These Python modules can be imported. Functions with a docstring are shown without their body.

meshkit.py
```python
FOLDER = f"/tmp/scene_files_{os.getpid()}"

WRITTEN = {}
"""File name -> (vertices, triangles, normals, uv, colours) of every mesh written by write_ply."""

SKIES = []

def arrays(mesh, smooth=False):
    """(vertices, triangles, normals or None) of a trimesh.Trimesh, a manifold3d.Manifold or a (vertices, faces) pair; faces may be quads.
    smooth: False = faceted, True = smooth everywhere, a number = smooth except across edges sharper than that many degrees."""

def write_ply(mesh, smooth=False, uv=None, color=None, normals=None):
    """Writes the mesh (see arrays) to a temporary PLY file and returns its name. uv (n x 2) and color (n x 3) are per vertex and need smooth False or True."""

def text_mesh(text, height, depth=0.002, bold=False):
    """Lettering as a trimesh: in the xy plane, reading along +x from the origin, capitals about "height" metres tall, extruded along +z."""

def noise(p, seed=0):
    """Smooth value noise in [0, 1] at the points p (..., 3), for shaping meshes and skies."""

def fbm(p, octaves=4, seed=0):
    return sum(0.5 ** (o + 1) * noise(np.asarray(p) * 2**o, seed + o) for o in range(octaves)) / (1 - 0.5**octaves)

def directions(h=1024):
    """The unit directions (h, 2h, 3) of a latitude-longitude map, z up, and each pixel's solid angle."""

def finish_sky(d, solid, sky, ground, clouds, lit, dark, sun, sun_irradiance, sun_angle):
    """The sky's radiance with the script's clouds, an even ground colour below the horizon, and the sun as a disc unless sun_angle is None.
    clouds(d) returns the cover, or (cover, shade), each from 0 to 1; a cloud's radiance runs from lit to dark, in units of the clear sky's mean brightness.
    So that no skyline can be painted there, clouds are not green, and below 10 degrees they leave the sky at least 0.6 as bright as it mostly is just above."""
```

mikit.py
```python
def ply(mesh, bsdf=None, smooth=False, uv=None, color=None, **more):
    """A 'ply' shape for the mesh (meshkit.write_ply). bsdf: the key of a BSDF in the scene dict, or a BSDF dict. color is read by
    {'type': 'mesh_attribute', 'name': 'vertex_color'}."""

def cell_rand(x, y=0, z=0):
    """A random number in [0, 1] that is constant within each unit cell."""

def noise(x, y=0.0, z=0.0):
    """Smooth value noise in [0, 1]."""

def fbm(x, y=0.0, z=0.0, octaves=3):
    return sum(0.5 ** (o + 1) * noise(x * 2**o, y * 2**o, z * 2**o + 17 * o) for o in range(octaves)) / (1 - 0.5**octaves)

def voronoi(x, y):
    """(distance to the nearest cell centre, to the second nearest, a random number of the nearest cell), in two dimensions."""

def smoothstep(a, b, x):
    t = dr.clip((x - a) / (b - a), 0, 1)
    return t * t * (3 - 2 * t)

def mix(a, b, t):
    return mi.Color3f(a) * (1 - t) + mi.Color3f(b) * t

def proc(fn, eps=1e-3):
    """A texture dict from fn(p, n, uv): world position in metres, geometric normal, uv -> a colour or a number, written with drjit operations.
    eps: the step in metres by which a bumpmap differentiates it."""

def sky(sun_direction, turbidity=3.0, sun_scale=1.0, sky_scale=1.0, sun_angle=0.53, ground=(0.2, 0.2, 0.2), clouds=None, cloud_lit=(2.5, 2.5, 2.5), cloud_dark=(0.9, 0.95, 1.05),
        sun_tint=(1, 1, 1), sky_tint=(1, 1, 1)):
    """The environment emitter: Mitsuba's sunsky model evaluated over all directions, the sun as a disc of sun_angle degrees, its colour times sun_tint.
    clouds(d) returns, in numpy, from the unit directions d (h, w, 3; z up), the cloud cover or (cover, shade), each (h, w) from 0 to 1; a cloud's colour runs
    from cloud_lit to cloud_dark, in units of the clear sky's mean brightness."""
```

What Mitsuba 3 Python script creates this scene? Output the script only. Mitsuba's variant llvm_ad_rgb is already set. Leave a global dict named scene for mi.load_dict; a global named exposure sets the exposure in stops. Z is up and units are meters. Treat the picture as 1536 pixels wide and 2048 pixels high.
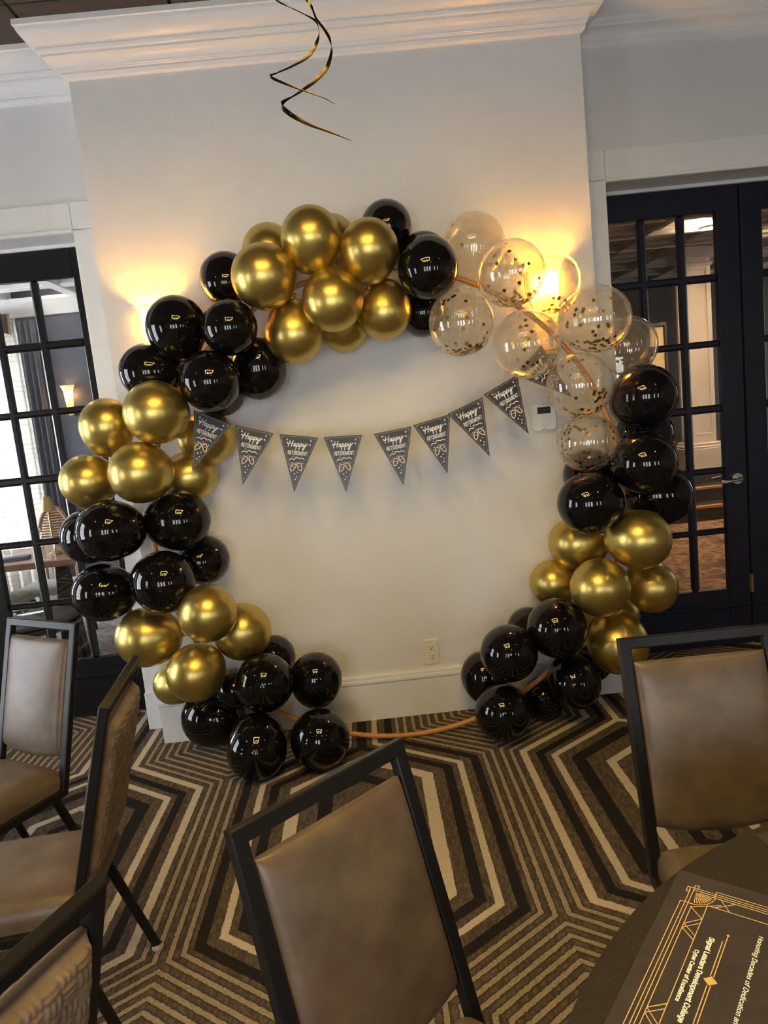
import math, random
import numpy as np, trimesh, mitsuba as mi, mikit, meshkit
import drjit as dr
from shapely.geometry import LineString, Polygon, Point
from shapely.ops import unary_union
from shapely import affinity

T = mi.ScalarTransform4f
random.seed(7)
rng = np.random.default_rng(11)
scene, labels = {}, {}
exposure = 4.0

# ------------------------------------------------------------------ camera
FPX, YAW, PITCH, ROLL = 1450.0, 0.018542, -0.141310, -0.103894
EYE = np.array([0.0, -3.4328, 1.5149])
_f = np.array([math.sin(YAW) * math.cos(PITCH), math.cos(YAW) * math.cos(PITCH), math.sin(PITCH)])
_r = np.array([math.cos(YAW), -math.sin(YAW), 0.0])
_u = np.cross(_r, _f)
UP = -math.sin(ROLL) * _r + math.cos(ROLL) * _u
scene['camera'] = {'type': 'perspective', 'fov_axis': 'x', 'fov': 2 * math.degrees(math.atan(768 / FPX)),
                   'near_clip': 0.05, 'far_clip': 60.0,
                   'to_world': T().look_at(origin=EYE.tolist(), target=(EYE + _f).tolist(), up=UP.tolist())}

# ------------------------------------------------------------------ light levels (all from things the place has)
DAY = (9.2, 9.7, 10.4)          # overcast day seen through the windows of the hall
DAY_DINING = (3.8, 4.15, 4.5)     # the dining room's window
CHANDELIER = (125.0, 86.0, 29.0)   # square pendant with lit strips, above the camera
SPOT = (330.0, 235.0, 135.0)      # recessed ceiling lamps of the hall
SPOT_DINING = (120.0, 105.0, 80.0)
SPOT_LOBBY = (760.0, 540.0, 330.0)
SCONCE = (860.0, 395.0, 52.0)     # bulbs inside the wall sconces


def emit(rgb, weight=1.0):
    """an area light; the numbers above are for exposure 0, so they are scaled to the camera's exposure"""
    return {'type': 'area', 'sampling_weight': float(weight), 'radiance': {'type': 'rgb', 'value': [c / 2.0 ** exposure for c in rgb]}}


# ------------------------------------------------------------------ helpers
def tag(key, label=None, cat=None, group=None, kind=None):
    d = labels.setdefault(key, {})
    for k, v in (('label', label), ('category', cat), ('group', group), ('kind', kind)):
        if v:
            d[k] = v
    return key


def numbered(name):
    taken = lambda k: k in scene or k in labels or any(s.startswith(k + '__') for s in scene)
    if not taken(name):
        return name
    n = 1
    while taken('%s_%03d' % (name, n)):
        n += 1
    return '%s_%03d' % (name, n)


def put(name, mesh, bsdf, smooth=False, parent=None, **more):
    key = numbered((parent + '__' if parent else '') + name)
    scene[key] = mikit.ply(mesh, bsdf, smooth=smooth, **more)
    return key


def put_shared(name, shape, parent=None, to_world=None):
    key = numbered((parent + '__' if parent else '') + name)
    scene[key] = {**shape, 'to_world': to_world} if to_world is not None else dict(shape)
    return key


def box(x0, x1, y0, y1, z0, z1):
    m = trimesh.creation.box((abs(x1 - x0), abs(y1 - y0), abs(z1 - z0)))
    m.apply_translation(((x0 + x1) / 2, (y0 + y1) / 2, (z0 + z1) / 2))
    return m


def cbox(x0, x1, y0, y1, z0, z1, c=0.004):
    """box with chamfered edges"""
    lo, hi = np.array([min(x0, x1), min(y0, y1), min(z0, z1)]), np.array([max(x0, x1), max(y0, y1), max(z0, z1)])
    c = min(c, 0.45 * (hi - lo).min())
    p = []
    for s in np.ndindex(2, 2, 2):
        q = np.where(np.array(s) == 1, hi, lo)
        d = np.where(np.array(s) == 1, -c, c)
        for k in range(3):
            e = q + d
            e[k] = q[k]
            p.append(e)
    return trimesh.convex.convex_hull(np.array(p))


def join(*ms):
    return trimesh.util.concatenate([m for m in ms if m is not None])


def bar(a, b, w, d, side, c=0.003):
    """rectangular bar from a to b; w along the direction side, d across"""
    a, b, side = np.array(a, float), np.array(b, float), np.array(side, float)
    L = np.linalg.norm(b - a)
    z = (b - a) / L
    x = side - z * (side @ z)
    x /= np.linalg.norm(x)
    y = np.cross(z, x)
    m = cbox(-w / 2, w / 2, -d / 2, d / 2, 0, L, c)
    M = np.eye(4)
    M[:3, 0], M[:3, 1], M[:3, 2], M[:3, 3] = x, y, z, a
    m.apply_transform(M)
    return m


def tube(path, radius, sides=12, closed=False, caps=True):
    p = np.asarray(path, float)
    n = len(p)
    r = np.broadcast_to(radius, (n,))
    if closed:
        t = np.roll(p, -1, 0) - np.roll(p, 1, 0)
    else:
        t = np.gradient(p, axis=0)
    t /= np.linalg.norm(t, axis=1, keepdims=True)
    ref = np.array([0, 0, 1.0]) if abs(t[0][2]) < 0.9 else np.array([1.0, 0, 0])
    a = ref - t[0] * (ref @ t[0])
    frames = []
    for k in range(n):
        a = a - t[k] * (a @ t[k])
        a /= np.linalg.norm(a)
        frames.append((a.copy(), np.cross(t[k], a)))
    ang = np.arange(sides) * 2 * np.pi / sides
    v = np.array([p[k] + r[k] * (np.cos(ang)[:, None] * frames[k][0] + np.sin(ang)[:, None] * frames[k][1]) for k in range(n)]).reshape(-1, 3)
    f = []
    for i in range(n if closed else n - 1):
        for j in range(sides):
            i2, j2 = (i + 1) % n, (j + 1) % sides
            f += [[i * sides + j, i * sides + j2, i2 * sides + j2], [i * sides + j, i2 * sides + j2, i2 * sides + j]]
    v = v.tolist()
    if not closed and caps:
        for i, flip in ((0, True), (n - 1, False)):
            v.append(p[i].tolist())
            for j in range(sides):
                q = [i * sides + j, i * sides + (j + 1) % sides, len(v) - 1]
                f.append(q[::-1] if flip else q)
    return trimesh.Trimesh(np.array(v), np.array(f), process=False)


def lathe(profile, n=32, axis='z'):
    """(radius, height) profile turned round z"""
    pr = np.asarray(profile, float)
    ang = np.arange(n) * 2 * np.pi / n
    v = np.stack([pr[:, None, 0] * np.cos(ang), pr[:, None, 0] * np.sin(ang), np.broadcast_to(pr[:, None, 1], (len(pr), n))], -1).reshape(-1, 3)
    f = []
    for i in range(len(pr) - 1):
        for j in range(n):
            j2 = (j + 1) % n
            f += [[i * n + j, i * n + j2, (i + 1) * n + j2], [i * n + j, (i + 1) * n + j2, (i + 1) * n + j]]
    m = trimesh.Trimesh(v, np.array(f), process=False)
    m.merge_vertices()
    m.update_faces(m.nondegenerate_faces())
    return m


def extrude_path(profile, path, flip=False):
    """sweeps a 2-d profile (outwards, up) along corners given as (x, y, outward direction as a mitre vector)"""
    n, k = len(path), len(profile)
    v = np.array([[x + p * mx, y + p * my, z] for (x, y, mx, my) in path for (p, z) in profile])
    f = []
    for i in range(n - 1):
        for j in range(k - 1):
            a, b, c, d = i * k + j, i * k + j + 1, (i + 1) * k + j + 1, (i + 1) * k + j
            f += [[a, b, c], [a, c, d]]
    f = np.array(f)
    return trimesh.Trimesh(v, f[:, ::-1] if flip else f, process=False)


def flat(shape, depth):
    gs = [g for g in getattr(shape, 'geoms', [shape]) if not g.is_empty and g.area > 0]
    return join(*[trimesh.creation.extrude_polygon(g, depth, engine='earcut') for g in gs])


def basis(o, x, y, z):
    M = np.eye(4)
    M[:3, 0], M[:3, 1], M[:3, 2], M[:3, 3] = x, y, z, o
    return M


def spline(pts, n=8):
    p = np.asarray(pts, float)
    q = np.vstack([2 * p[0] - p[1], p, 2 * p[-1] - p[-2]])
    out = []
    for i in range(1, len(q) - 2):
        for t in np.arange(n) / n:
            a, b, c, d = q[i - 1], q[i], q[i + 1], q[i + 2]
            out.append(0.5 * (2 * b + (c - a) * t + (2 * a - 5 * b + 4 * c - d) * t * t + (3 * b - a - 3 * c + d) * t ** 3))
    out.append(p[-1])
    return np.array(out)


# ------------------------------------------------------------------ materials
def rgb(*c):
    return {'type': 'rgb', 'value': list(c)}


def mat(name, color, rough=0.5, **kw):
    col = color if isinstance(color, dict) else rgb(*color)
    scene[name] = {'type': 'twosided', 'bsdf': {'type': 'principled', 'base_color': col, 'roughness': rough, **kw}}
    return name


def f_paint(p, n, uv):
    a = mikit.fbm(p.x * 2.1, p.y * 2.1, p.z * 2.1, 4)
    b = mikit.noise(p.x * 55, p.y * 55, p.z * 55)
    return mikit.mix((0.68, 0.665, 0.64), (0.75, 0.735, 0.71), dr.clip(a * 0.85 + b * 0.15, 0, 1))


def f_paint_bump(p, n, uv):
    return mikit.fbm(p.x * 60, p.y * 60, p.z * 60, 3) * 0.6 + mikit.fbm(p.x * 7, p.y * 7, p.z * 7, 2)


scene['wall_paint'] = {'type': 'twosided', 'bsdf': {'type': 'bumpmap', 'scale': 0.0014, 'arbitrary': mikit.proc(f_paint_bump, 2e-3),
                       'bsdf': {'type': 'principled', 'base_color': mikit.proc(f_paint), 'roughness': 0.55, 'specular': 0.35}}}
mat('trim_paint', (0.75, 0.74, 0.715), 0.38)
mat('recess_paint', (0.665, 0.655, 0.635), 0.5)


def f_navy(p, n, uv):
    return mikit.mix((0.008, 0.009, 0.019), (0.014, 0.0155, 0.029), mikit.fbm(p.x * 9, p.y * 9, p.z * 9, 3))


mat('navy_paint', mikit.proc(f_navy), 0.42, specular=0.25)
mat('black_paint', (0.008, 0.008, 0.0085), 0.35, specular=0.3)
mat('hall_wall', (0.26, 0.235, 0.205), 0.6)
mat('ceiling_dark', (0.046, 0.040, 0.036), 0.8)
mat('ceiling_joint', (0.030, 0.025, 0.021), 0.8)

# the hall's carpet: columns of stretched hexagons joined by straight edges, nested stripes around them
CX0, CSP, CYC, CPER = 0.4338, 1.1768, 0.0519, 2.0755
HW, HH, ED = 0.358, 0.503, 0.6283     # half width, half height of a hexagon; cos/sin of its slope
CO, SI = math.cos(math.radians(36.0)), math.sin(math.radians(36.0))


def f_carpet(p, n, uv):
    wob = (mikit.noise(p.x * 160, p.y * 160) - 0.5) * 0.0034
    x, y = p.x + wob, p.y + (mikit.noise(p.x * 160 + 9.3, p.y * 160) - 0.5) * 0.0034
    c = dr.floor((x - CX0) / CSP + 0.5)
    sx = x - CX0 - c * CSP
    dx = dr.abs(sx)
    yy = (y - CYC) / CPER
    yy = dr.abs(yy - dr.floor(yy + 0.5)) * CPER
    a = HW - dx
    b = (HH - yy) * CO - dx * SI
    inside = (a > 0) & (b > 0)
    d = dr.select(inside, dr.minimum(a, b), dr.minimum(dx, dr.maximum(-a, -b))) / 1.0377
    gap = dr.select(sx > 0, c, c - 1)                       # the band between two columns
    half = gap * 0.5
    kind_m = dr.abs(half - dr.floor(half) - 0.5) < 0.25       # every second band
    heather = mikit.fbm(x * 170, y * 55, 0.0, 3)
    speck = mikit.noise(x * 420, y * 420)
    brown = mikit.mix((0.050, 0.037, 0.026), (0.124, 0.093, 0.066), dr.clip((heather - 0.3) * 1.7 + (speck - 0.5) * 0.5, 0, 1))
    black = mikit.mix((0.010, 0.0085, 0.008), (0.022, 0.018, 0.016), speck)
    light = mikit.mix((0.37, 0.305, 0.215), (0.49, 0.41, 0.30), mikit.noise(x * 300, y * 300, 4.0))
    thin = mikit.mix((0.19, 0.15, 0.10), (0.30, 0.24, 0.165), mikit.noise(x * 300, y * 300, 8.0))
    edge = mikit.mix((0.034, 0.025, 0.018), (0.058, 0.043, 0.030), speck)

    def band(lo, hi):
        return (d > lo) & (d < hi)

    per = 0.0372
    k = dr.floor(d / per)
    w = d - k * per
    is_thin = (w > 0.0125) & (w < 0.0275)
    is_edge = ((w > 0.0275) & (w < 0.0325)) | ((w > 0.0085) & (w < 0.0125))
    stripes = dr.select(is_thin, thin, dr.select(is_edge, edge, brown))
    m_col = dr.select(d < 0.074, stripes, brown)
    for lo, hi, col in ((0.0825, 0.1165, black), (0.151, 0.1755, light), (0.20, 0.236, black), (0.2815, 0.3295, light), (0.40, 0.455, black)):
        m_col = dr.select(band(lo, hi), col, m_col)
    r_col = dr.select(d < 0.074, stripes, brown)
    for lo, hi, col in ((0.0895, 0.1185, light), (0.1515, 0.184, black), (0.2075, 0.2345, light), (0.2805, 0.3325, black), (0.402, 0.437, light), (0.50, 0.54, black)):
        r_col = dr.select(band(lo, hi), col, r_col)
    return dr.select(inside, stripes, dr.select(kind_m, m_col, r_col))


def f_pile(p, n, uv):
    return mikit.noise(p.x * 330, p.y * 330) + 0.6 * mikit.noise(p.x * 130, p.y * 130, 3.0)


scene['carpet'] = {'type': 'twosided', 'bsdf': {'type': 'bumpmap', 'scale': 0.0022, 'arbitrary': mikit.proc(f_pile, 1e-3),
                   'bsdf': {'type': 'principled', 'base_color': mikit.proc(f_carpet), 'roughness': 0.95, 'specular': 0.1}}}


def f_leather(p, n, uv):
    a = mikit.fbm(p.x * 15, p.y * 15, p.z * 15, 5)
    b = mikit.fbm(p.x * 8 + 3, p.y * 8, p.z * 8 + 7, 3)
    g = mikit.noise(p.x * 210, p.y * 210, p.z * 210)
    c = mikit.mix((0.074, 0.053, 0.034), (0.126, 0.092, 0.057), dr.clip((a - 0.28) * 2.0 + (g - 0.5) * 0.25, 0, 1))
    return mikit.mix(c, (0.088, 0.046, 0.036), mikit.smoothstep(0.48, 0.68, b) * 0.35)


def f_leather_bump(p, n, uv):
    return mikit.fbm(p.x * 170, p.y * 170, p.z * 170, 3)


scene['leather'] = {'type': 'twosided', 'bsdf': {'type': 'bumpmap', 'scale': 0.00018, 'arbitrary': mikit.proc(f_leather_bump, 8e-4),
                    'bsdf': {'type': 'principled', 'base_color': mikit.proc(f_leather), 'roughness': 0.38, 'specular': 0.5}}}


def f_weave(p, n, uv):
    a = mikit.fbm(p.x * 30, p.y * 30, p.z * 30, 4)
    return mikit.mix((0.12, 0.080, 0.050), (0.24, 0.168, 0.108), dr.clip((a - 0.2) * 1.5, 0, 1))


mat('woven_leather', mikit.proc(f_weave), 0.48)
mat('chair_metal', (0.010, 0.0095, 0.0095), 0.30, specular=0.16)
mat('foot_glide', (0.35, 0.31, 0.26), 0.25)

mat('gold_latex', (0.57, 0.425, 0.110), 0.33, metallic=0.94, clearcoat=0.6, clearcoat_gloss=0.95)
# black latex: glossy, and thin enough to let a little red through where a lamp stands right behind it
scene['black_latex'] = {'type': 'blendbsdf', 'weight': 0.07,
                        'a': {'type': 'principled', 'base_color': rgb(0.004, 0.0037, 0.004), 'roughness': 0.06, 'specular': 0.5},
                        'b': {'type': 'principledthin', 'base_color': rgb(0.030, 0.005, 0.002), 'roughness': 0.4, 'diff_trans': 1.3, 'spec_trans': 0.0}}
# clear latex: a glossy skin that is a little milky
scene['clear_latex'] = {'type': 'blendbsdf', 'weight': 0.10,
                        'a': {'type': 'thindielectric', 'int_ior': 1.5, 'specular_transmittance': rgb(0.99, 0.955, 0.885)},
                        'b': {'type': 'principledthin', 'base_color': rgb(0.98, 0.88, 0.70), 'roughness': 0.4, 'diff_trans': 1.2, 'spec_trans': 0.0}}
mat('foil', (0.46, 0.30, 0.065), 0.25, metallic=1.0)
mat('foil_dark', (0.055, 0.038, 0.013), 0.22, metallic=1.0)
mat('hoop_plastic', (0.50, 0.205, 0.04), 0.38)

scene['glass'] = {'type': 'thindielectric', 'int_ior': 1.5}
mat('steel', (0.62, 0.60, 0.57), 0.28, metallic=1.0)
mat('brass', (0.55, 0.38, 0.16), 0.35, metallic=1.0)
mat('card_black', (0.016, 0.0135, 0.0135), 0.33, specular=0.5)
mat('print_white', (0.86, 0.84, 0.80), 0.5)
mat('print_gold', (0.86, 0.68, 0.53), 0.45)
mat('cord', (0.60, 0.54, 0.42), 0.6)
mat('plastic_white', (0.80, 0.79, 0.76), 0.35)
mat('plastic_ivory', (0.76, 0.72, 0.62), 0.35)
mat('plastic_grey', (0.42, 0.42, 0.41), 0.4)
mat('screen_black', (0.008, 0.008, 0.009), 0.3, specular=0.3)
mat('slot_black', (0.02, 0.017, 0.015), 0.6)


def f_cloth(p, n, uv):
    return mikit.mix((0.018, 0.0140, 0.0110), (0.027, 0.021, 0.0165), mikit.noise(p.x * 500, p.y * 500, p.z * 500))


mat('table_cloth', mikit.proc(f_cloth), 0.85, specular=0.2)


def f_card(p, n, uv):
    return mikit.mix((0.028, 0.0232, 0.0235), (0.036, 0.0298, 0.0302), mikit.noise(p.x * 60, p.y * 60))


mat('card_stock', mikit.proc(f_card), 0.5, specular=0.3)
mat('card_gold', (0.56, 0.37, 0.16), 0.45)
mat('card_white', (0.95, 0.90, 0.78), 0.5)
scene['shade_glass'] = {'type': 'principledthin', 'base_color': rgb(0.93, 0.80, 0.55), 'roughness': 0.4, 'diff_trans': 1.1, 'spec_trans': 0.0}
mat('lamp_body', (0.55, 0.40, 0.22), 0.4)

# ------------------------------------------------------------------ the hall: shell
XL, XR, YR, YD, ZC = -1.1093, 1.1436, 0.19, 0.42, 3.25
HX, HY = 4.3, -5.6


def struct(name, mesh, bsdf, smooth=False, label=None, parent=None):
    k = put(name, mesh, bsdf, smooth, parent)
    tag(k, label, None, None, 'structure')
    return k


# floor, ceiling
struct('floor', box(-HX, HX, HY, YD + 0.06, -0.06, 0.0), 'carpet', label='hall carpet with brown, black and cream striped hexagon pattern')
ceil = struct('ceiling', box(-HX, HX, HY, YR, ZC + 0.012, ZC + 0.07), 'ceiling_joint', label='dark brown panelled ceiling of the hall')
tile = mikit.ply(cbox(-0.309, 0.309, -0.309, 0.309, 0, 0.014, 0.005), 'ceiling_dark')
for ix in range(-5, 7):
    for iy in range(-1, 9):
        x, y = -0.914 + 0.628 * (ix + 1), -0.243 - 0.314 - 0.628 * iy
        if abs(x) < HX - 0.3 and y > HY + 0.3:
            put_shared('tile', tile, ceil, T().translate([x, y, ZC]))

# walls: the projecting bay with the arch in front of it, the recessed walls with the doors, the rest of the hall
struct('wall_front', box(XL, XR, 0.0, 0.46, 0.0, ZC), 'wall_paint', label='pale projecting wall bay behind the balloon arch')
DL0, DL1 = -2.985, -1.254
DR0, DR1 = 1.284, 2.83
struct('wall_left', join(box(-HX, XL, YR, 0.46, 2.492, ZC + 0.05), box(DL1, XL, YR, 0.46, 0, 2.492), box(-HX, DL0, YR, 0.46, 0, 2.492)),
       'recess_paint', label='recessed pale wall above and beside the left glass doors')
struct('wall_right', join(box(XR, HX, YR, 0.46, 2.480, ZC + 0.05), box(XR, DR0, YR, 0.46, 0, 2.480), box(DR1, HX, YR, 0.46, 0, 2.480)),
       'recess_paint', label='recessed pale wall above and beside the right glass doors')
struct('wall_side', join(box(-HX - 0.12, -HX, HY, YR, 0, ZC + 0.05), box(HX, HX + 0.12, HY, YR, 0, ZC + 0.05)), 'hall_wall')
struct('wall_rear', box(-HX, HX, HY - 0.12, HY, 0, ZC + 0.05), 'hall_wall')

# crown moulding: runs round the bay and along the recesses
prof = [(0.0, 3.058), (0.010, 3.060), (0.018, 3.068), (0.022, 3.078), (0.020, 3.086), (0.026, 3.090), (0.027, 3.094)]
for k in range(9):
    a = k / 8 * math.pi / 2
    prof.append((0.030 + 0.040 * (1 - math.cos(a)), 3.096 + 0.034 * math.sin(a)))
prof += [(0.076, 3.131), (0.077, 3.140), (0.083, 3.142), (0.089, 3.148), (0.091, 3.156), (0.088, 3.162), (0.093, 3.164)]
for k in range(9):
    a = k / 8 * math.pi / 2
    prof.append((0.093 + 0.050 * math.sin(a) ** 1.3, 3.165 + 0.060 * (1 - math.cos(a)) ** 0.8))
prof += [(0.150, 3.228), (0.150, ZC), (0.0, ZC)]
cpath = [(-HX, YR, 0, -1), (XL, YR, -1, -1), (XL, 0, -1, -1), (XR, 0, 1, -1), (XR, YR, 1, -1), (HX, YR, 0, -1)]
struct('trim_1', extrude_path(prof, cpath, True), 'trim_paint', 35, label='stepped white crown moulding round the bay and the recesses')

# baseboard of the bay, with a ribbed cap
bprof = [(0.0, 0.2235), (0.012, 0.2235), (0.016, 0.220), (0.016, 0.2125), (0.012, 0.211), (0.012, 0.2095), (0.022, 0.208), (0.024, 0.203),
         (0.024, 0.191), (0.021, 0.187), (0.013, 0.186), (0.013, 0.183), (0.020, 0.182), (0.020, 0.0)]
bpath = [(XL, YR, -1, 0), (XL, 0, -1, -1), (XR, 0, 1, -1), (XR, YR, 1, 0)]
struct('baseboard_front', extrude_path(bprof, bpath), 'trim_paint', 30, label='tall white baseboard with ribbed cap along the bay')


# casings of the two door openings
def casing(x_in, x_out, head_in, head_far, zh, label):
    s = 1 if x_in > 0 else -1
    g = 0.0015
    lo, hi = min(x_in, x_out), max(x_in, x_out)
    m = [cbox(lo, hi, YR - 0.012, YR + 0.01, 0, zh - g, 0.002),
         cbox(lo + (0.0 if s > 0 else g), hi - (g if s > 0 else 0.0), YR - 0.013, YR + 0.01, zh + g, 2.618, 0.002),
         cbox(min(head_in, head_far), max(head_in, head_far), YR - 0.013, YR + 0.01, zh, 2.616, 0.002),
         cbox(min(head_in, head_far), max(head_in, head_far), YR - 0.026, YR + 0.005, zh - 0.012, zh + 0.006, 0.004),
         cbox(min(head_in, head_far), max(head_in, head_far), YD - 0.014, YD + 0.02, zh - 0.015, zh, 0.003),
         cbox(min(head_in, head_far), max(head_in, head_far), YD - 0.020, YD + 0.02, zh - 0.007, zh, 0.002)]
    struct('trim_2' if s < 0 else 'trim_3', join(*m), 'trim_paint', label=label)


casing(DL1, XL, DL1 - 0.001, DL0, 2.492, 'flat white casing round the left glass doors')
casing(DR0, XR, DR0 + 0.001, DR1, 2.480, 'flat white casing round the right glass doors')
struct('trim_4', join(cbox(DL1 - 0.003, XL, YR - 0.026, YR, 0, 0.20, 0.004), cbox(XR, DR0 + 0.003, YR - 0.026, YR, 0, 0.20, 0.004)), 'trim_paint',
       label='white plinth blocks at the foot of the door casings')

# ------------------------------------------------------------------ french doors: every stile, rail, bar and pane a part
ROWS = [(2.335, 2.030), (1.990, 1.690), (1.655, 1.352), (1.310, 1.014), (0.980, 0.678), (0.645, 0.335)]


def door(key, x0, x1, cols, bsdf, label, ztop):
    tag(key, label, None, None, 'structure')
    cols = sorted(cols)
    put('stile', cbox(x0, cols[0][0], YD, YD + 0.045, 0.012, ztop, 0.004), bsdf, parent=key)
    put('stile', cbox(cols[-1][1], x1, YD, YD + 0.045, 0.012, ztop, 0.004), bsdf, parent=key)
    put('rail', cbox(cols[0][0], cols[-1][1], YD, YD + 0.045, ROWS[0][0], ztop, 0.004), bsdf, parent=key)
    put('rail', join(cbox(cols[0][0], cols[-1][1], YD, YD + 0.045, 0.012, ROWS[-1][1], 0.004),
                     cbox(x0 + 0.004, x1 - 0.004, YD - 0.014, YD + 0.01, 0.228, 0.255, 0.005)), bsdf, parent=key)
    for a, b in zip(cols[:-1], cols[1:]):
        put('muntin', cbox(a[1], b[0], YD + 0.004, YD + 0.041, ROWS[-1][1], ROWS[0][0], 0.011), bsdf, parent=key)
    for a, b in zip(ROWS[:-1], ROWS[1:]):
        put('muntin', cbox(cols[0][0], cols[-1][1], YD + 0.005, YD + 0.040, b[0], a[1], 0.011), bsdf, parent=key)
    for (zt, zb) in ROWS:
        for (a, b) in cols:
            v = [[a, YD + 0.0225, zb], [b, YD + 0.0225, zb], [b, YD + 0.0225, zt], [a, YD + 0.0225, zt]]
            put('pane', (np.array(v), np.array([[0, 1, 2], [0, 2, 3]])), 'glass', parent=key)


LC = [(-1.560, -1.372), (-1.777, -1.600), (-1.994, -1.817)]
door('door_1', -2.115, -1.258, LC, 'black_paint', 'black glazed french door leaf left of the bay', 2.476)
door('door_2', -2.980, -2.121, [(a - 0.866, b - 0.866) for a, b in LC], 'black_paint', 'black glazed french door leaf at the left picture edge', 2.476)
RC = [(1.360, 1.523), (1.565, 1.729), (1.771, 1.933)]
door('door_3', 1.288, 2.050, RC, 'navy_paint', 'navy glazed french door leaf with lever handle right of the bay', 2.464)
door('door_4', 2.060, 2.826, [(2.172, 2.335), (2.377, 2.541), (2.583, 2.745)], 'navy_paint', 'navy glazed french door leaf at the right picture edge', 2.464)
# lever handle and hinges of the right-hand doors
lev = join(trimesh.creation.cylinder(0.030, 0.012, sections=28, transform=trimesh.transformations.rotation_matrix(math.pi / 2, [1, 0, 0])).apply_translation((1.992, YD - 0.006, 0.945)),
           trimesh.creation.cylinder(0.011, 0.05, sections=16, transform=trimesh.transformations.rotation_matrix(math.pi / 2, [1, 0, 0])).apply_translation((1.992, YD - 0.028, 0.945)),
           tube(spline([(1.998, YD - 0.052, 0.946), (1.975, YD - 0.055, 0.945), (1.94, YD - 0.054, 0.942), (1.905, YD - 0.048, 0.938), (1.893, YD - 0.040, 0.937)], 5), 0.0095, 10))
h = put('handle', lev, 'steel', 35, parent='door_3')
tag(h, 'satin steel lever handle')
lev2 = tube(spline([(1.992, YD + 0.10, 0.946), (1.95, YD + 0.10, 0.944), (1.90, YD + 0.095, 0.938)], 5), 0.0095, 10)
put('handle', lev2, 'steel', 35, parent='door_3')
for z in (0.355,):
    hg = put('hinge', join(cbox(2.044, 2.066, YD - 0.006, YD + 0.004, z - 0.05, z + 0.05, 0.001), trimesh.creation.cylinder(0.006, 0.10, sections=12).apply_translation((2.055, YD - 0.008, z))), 'brass', 35, parent='door_4')
    tag(hg, 'small brass hinge')

# ------------------------------------------------------------------ windows and lamps of the hall behind the camera (seen in the balloons)
scene['day'] = {'type': 'twosided', 'bsdf': {'type': 'diffuse', 'reflectance': rgb(0.2, 0.2, 0.2)}}


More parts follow.
